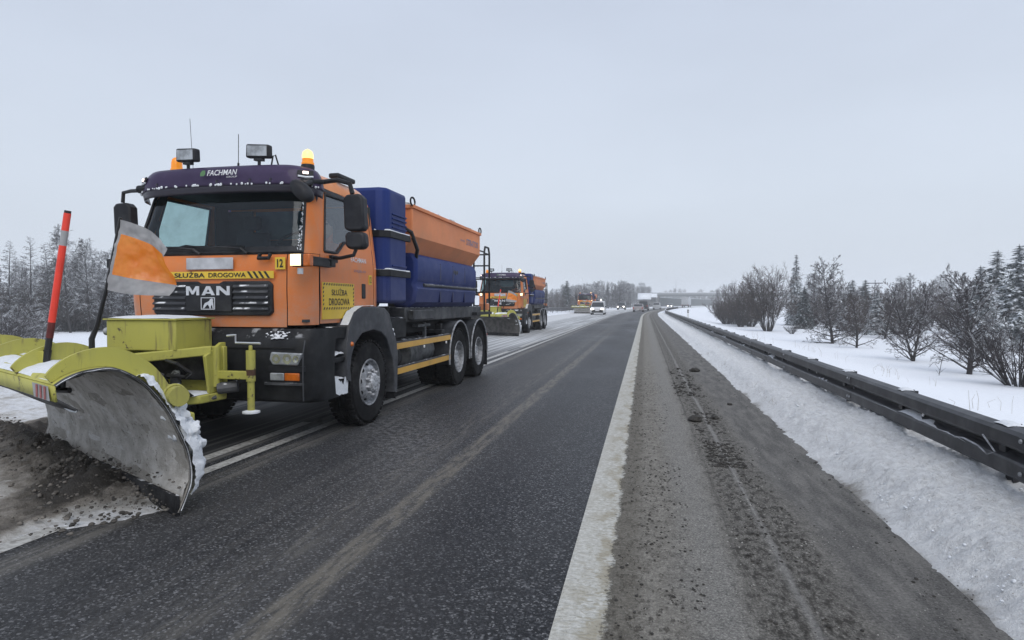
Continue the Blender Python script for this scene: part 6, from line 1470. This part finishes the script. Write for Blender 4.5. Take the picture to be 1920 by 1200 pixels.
# ---------------------------------------------------------------- driver
M['hi_vis'] = m_plain('orange work jacket', (.70, .16, .06), .8, 0, .15)
M['skin'] = m_plain('skin', (.45, .25, .18), .6)
M['hair'] = m_plain('dark cap', (.03, .025, .03), .8)
def driver(loc, label):
    me = bpy.data.meshes.new('person')
    V_ = [(0, .0, 0), (0, .02, .18), (0, .04, .40), (0, .03, .50), (0, .0, .60), (0, -.02, .72), (.19, .02, .42), (.27, -.10, .20), (.20, -.38, .18), (.16, -.46, .20), (-.19, .02, .42), (-.27, -.10, .20), (-.20, -.38, .18), (-.16, -.46, .20), (.10, -.12, -.02), (.14, -.50, .02), (.14, -.54, -.35), (-.10, -.12, -.02), (-.14, -.50, .02), (-.14, -.54, -.35)]
    E_ = [(0, 1), (1, 2), (2, 3), (3, 4), (4, 5), (2, 6), (6, 7), (7, 8), (8, 9), (2, 10), (10, 11), (11, 12), (12, 13), (0, 14), (14, 15), (15, 16), (0, 17), (17, 18), (18, 19)]
    Rd = [.15, .15, .15, .055, .085, .075, .075, .06, .045, .035, .075, .06, .045, .035, .09, .07, .05, .09, .07, .05]
    me.from_pydata(V_, E_, []); o = mkobj('person', me); me.materials.append(M['hi_vis']); o.location = loc
    md = o.modifiers.new('skin', 'SKIN'); 
    for k, v_ in enumerate(me.skin_vertices[0].data): v_.radius = (Rd[k] * (1.25 if k in (1, 2) else 1), Rd[k]); v_.use_root = (k == 0)
    o.modifiers.new('sub', 'SUBSURF').levels = 1; o.modifiers['sub'].render_levels = 2
    tag(o, label, 'person')
    hd = MB().grid(lambda u, v: (.082 * math.cos(u * 6.283) * math.sin(v * 3.1416) , -.02 - .10 * math.sin(u * 6.283) * math.sin(v * 3.1416) * (1.0 if math.sin(u * 6.283) > 0 else .95), .66 + .125 * math.cos(v * 3.1416)), 20, 14)
    for x in (-.03, .03): hd.lathe([(0, -.012), (.012, 0), (0, .012)], (x, -.112, .67), 'y', 8)
    hd.prism([(-.012, .655), (.012, .655), (0, .69)], 'y', -.14, -.1); hd.box(-.025, .025, -.113, -.10, .605, .613)
    hd.obj('face', M['skin'], o, smooth=60)
    MB().lathe([(0, .80), (.06, .785), (.092, .74), (.096, .70)], (0, .01, 0), 'z', 18).box(-.07, .07, -.17, -.08, .715, .725).obj('cap', M['hair'], o, smooth=60)
    return o
driver((-4.57 + .68, 7.3 - .06, 1.76), 'driver in an orange jacket behind the side window of the nearest truck')
driver((-6.98 + .55, 31.6 + .02, 1.76), 'driver in an orange jacket at the wheel of the second truck')

# ---------------------------------------------------------------- mud and clods on the shoulder
M['slush_lump'] = m_plain('slush lumps', (.11, .10, .088), .8, 0, .8, .4, nscale=4)
M['mud'] = m_plain('dark mud', (.030, .027, .023), .8, 0, .5, .5, nscale=40)
def clod(rng, p, r, flat=.55, n=8, m=6):
    mb = MB(); sd = rng.random() * 50
    def fn(u, v):
        a, b = u * 6.28319, v * 3.14159; q = Vector((math.cos(a) * math.sin(b), math.sin(a) * math.sin(b), math.cos(b))); k = 1 + .45 * fbm(q.x * 1.6 + sd, q.y * 1.6, q.z * 1.6, 3)
        return (p[0] + q.x * r * k, p[1] + q.y * r * k * 1.2, p[2] + q.z * r * flat * k)
    return mb.grid(fn, n, m)
rng = random.Random(4)
def ground_px(px, py):
    dy = py - 569.0; zc = F_PX * CAM_H / dy; xc = (px - 960) * zc / F_PX; c, s = math.cos(_yaw), math.sin(_yaw); return xc * c - zc * s, xc * s + zc * c
for i, (px, py, r, lb) in enumerate([(1305, 790, .085, 'largest dark mud clod lying alone on the shoulder'), (1342, 786, .05, 'mud clod just right of the largest clod'), (1370, 760, .035, 'small mud clod on smooth asphalt nearer the snow edge'), (1303, 697, .10, 'flat heap of dark mud in the wheel track farther up the shoulder')]):
    x, y = ground_px(px, py); o = clod(rng, (0, 0, 0), r, .5, 18, 12).obj('mud_clod', M['mud'], smooth=60); o.location = (x, y, r * .3); tag(o, lb, 'mud clod', 'mud clods on the shoulder')
mb = MB()
def sprinkle(n, s0, s1, y0, y1, r0, r1, pw=1.0):
    for k in range(n):
        y = y0 + (y1 - y0) * rng.random() ** 1.6; s = s0 + (s1 - s0) * rng.random(); r = r0 + (r1 - r0) * rng.random() ** 3
        if fbm(s * 3, y * 1.3, 2) < -.15: continue
        c = clod(rng, (s + shift(y), y, r * .2), r, .5, 6, 4); mb.add(c.v, c.f)
sprinkle(1800, .58, 1.02, 2.2, 14, .003, .013); sprinkle(900, .62, .92, 6, 9.0, .004, .022); sprinkle(2200, -.14, .32, 2.1, 14, .002, .011); sprinkle(400, 1.05, 1.5, 2.2, 14, .002, .007); sprinkle(320, .5, .95, 10.5, 15, .006, .035); sprinkle(450, 1.40, 1.75, 2.6, 20, .004, .014)
o = mb.obj('mud_crumbs', M['mud'], smooth=60); mud_o = o; stuff(o, 'dark mud crumbs scattered along the shoulder wheel tracks', 'mud')

mb = MB(); sprinkle(1500, .5, 1.15, 2.1, 8, .0015, .007); sprinkle(900, -.1, .5, 2.1, 7, .0015, .005); sprinkle(500, 1.1, 1.5, 2.1, 7, .0015, .005)
M['grit'] = m_plain('pale grit', (.30, .29, .27), .8, 0, .5, nscale=3); o = mb.obj('grit', M['grit'], smooth=60); stuff(o, 'pale grit scattered on the shoulder', 'grit')
# clods thrown up along the windrow
mb = MB(); rng = random.Random(9)
for k in range(1600):
    al = rng.uniform(.1, BLEN + 1.2); nn = abs(rng.gauss(.28, .3)); p = BL0 + BD * al + BN * nn; r = .004 + .016 * rng.random() ** 3
    zz = .17 * math.exp(-((nn - .12) / .36) ** 2) * sm(.15, 1.1, al) + .05
    c = clod(rng, (p.x, p.y, zz * rng.uniform(.5, 1.1)), r, .7, 6, 4); mb.add(c.v, c.f)
o = mb.obj('slush_lumps', M['slush_lump'], smooth=60); stuff(o, 'brown slush lumps tumbling ahead of the plough blade', 'slush')
# loose grains of thrown snow on the verge
mb = MB()
for k in range(5200):
    y = 2.0 + 16 * rng.random() ** 2.0; s = rng.uniform(1.72, 2.75); r = .003 + .009 * rng.random() ** 3; z = (-.03 + .15 * sm(1.35, 2.1, s)) * sm(1.45, 1.95, s) + .035 * sm(1.5, 1.9, s) + .012 * fbm(s * 7, y * 7, 1)
    c = clod(rng, (s, y, z), r, .7, 5, 3); mb.add(c.v, c.f)
for k in range(170):
    y = 2.2 + 14 * rng.random() ** 1.6; s = rng.uniform(1.95, 2.7); r = .008 + .022 * rng.random() ** 3; z = (-.03 + .15 * sm(1.35, 2.1, s)) * sm(1.45, 1.95, s) + .035 * sm(1.5, 1.9, s)
    c = clod(rng, (s, y, z), r, .6, 9, 7); mb.add(c.v, c.f)
o = mb.obj('snow_grains', M['snow_part'], smooth=60); stuff(o, 'loose snow crumbs thrown onto the right verge', 'snow')
# dry grass poking through the verge
mb = MB()
for k in range(2600):
    y = 2.2 + 24 * rng.random() ** 1.8; s = rng.choice([rng.gauss(2.62, .12), rng.uniform(1.7, 2.7)])
    if fbm(s * 2, y * .9, 17) < .02: continue
    h = rng.uniform(.02, .07); a = rng.random() * 6.28; z = .13 + .02 * fbm(y, s); lx, ly = rng.gauss(0, .03), rng.gauss(0, .03)
    mb.add([(s - .0015 * math.cos(a), y - .0015 * math.sin(a), z - .03), (s + .0015 * math.cos(a), y + .0015 * math.sin(a), z - .03), (s + lx, y + ly, z + h)], [(0, 1, 2)])
M['dry_grass'] = m_plain('dry grass', (.20, .16, .10), .9); o = mb.obj('dry_grass', M['dry_grass'], smooth=0); stuff(o, 'dry grass blades poking through the snow by the guardrail', 'grass')

# dry weed stems standing out of the snow beyond the rail
mb = MB()
for k in range(26):
    cx, cy = rng.uniform(3.4, 9), 6 + 26 * rng.random(); 
    for j in range(rng.randint(1, 4)):
        x, y = cx + rng.gauss(0, .15), cy + rng.gauss(0, .15); z = gz(x, y); h = rng.uniform(.08, .35); mb.tube([(x, y, z - .05), (x + rng.gauss(0, .03), y, z + h * .6), (x + rng.gauss(0, .07), y + rng.gauss(0, .05), z + h)], [.003, .0025, .0015], 3)
o = mb.obj('dry_weeds', M['dry_grass'], smooth=0); stuff(o, 'thin dry weed stems in the snow beyond the guardrail', 'weeds')

# ---------------------------------------------------------------- haze
mb = MB().box(-700, 900, -70, 1500, -4, 24); t = NT('winter haze'); pv = t.n('VolumePrincipled')
pv.inputs['Color'].default_value = (.97, .985, 1, 1); pv.inputs['Density'].default_value = .0012; pv.inputs['Anisotropy'].default_value = .1
t.t.links.new(pv.outputs[0], t.out.inputs['Volume']); o = mb.obj('haze', t.mat, smooth=0); stuff(o, 'thin pale winter haze over the whole scene', 'haze')
scene.cycles.volume_bounces = 1; scene.cycles.max_bounces = 10; scene.cycles.transparent_max_bounces = 12; scene.cycles.volume_step_rate = 4
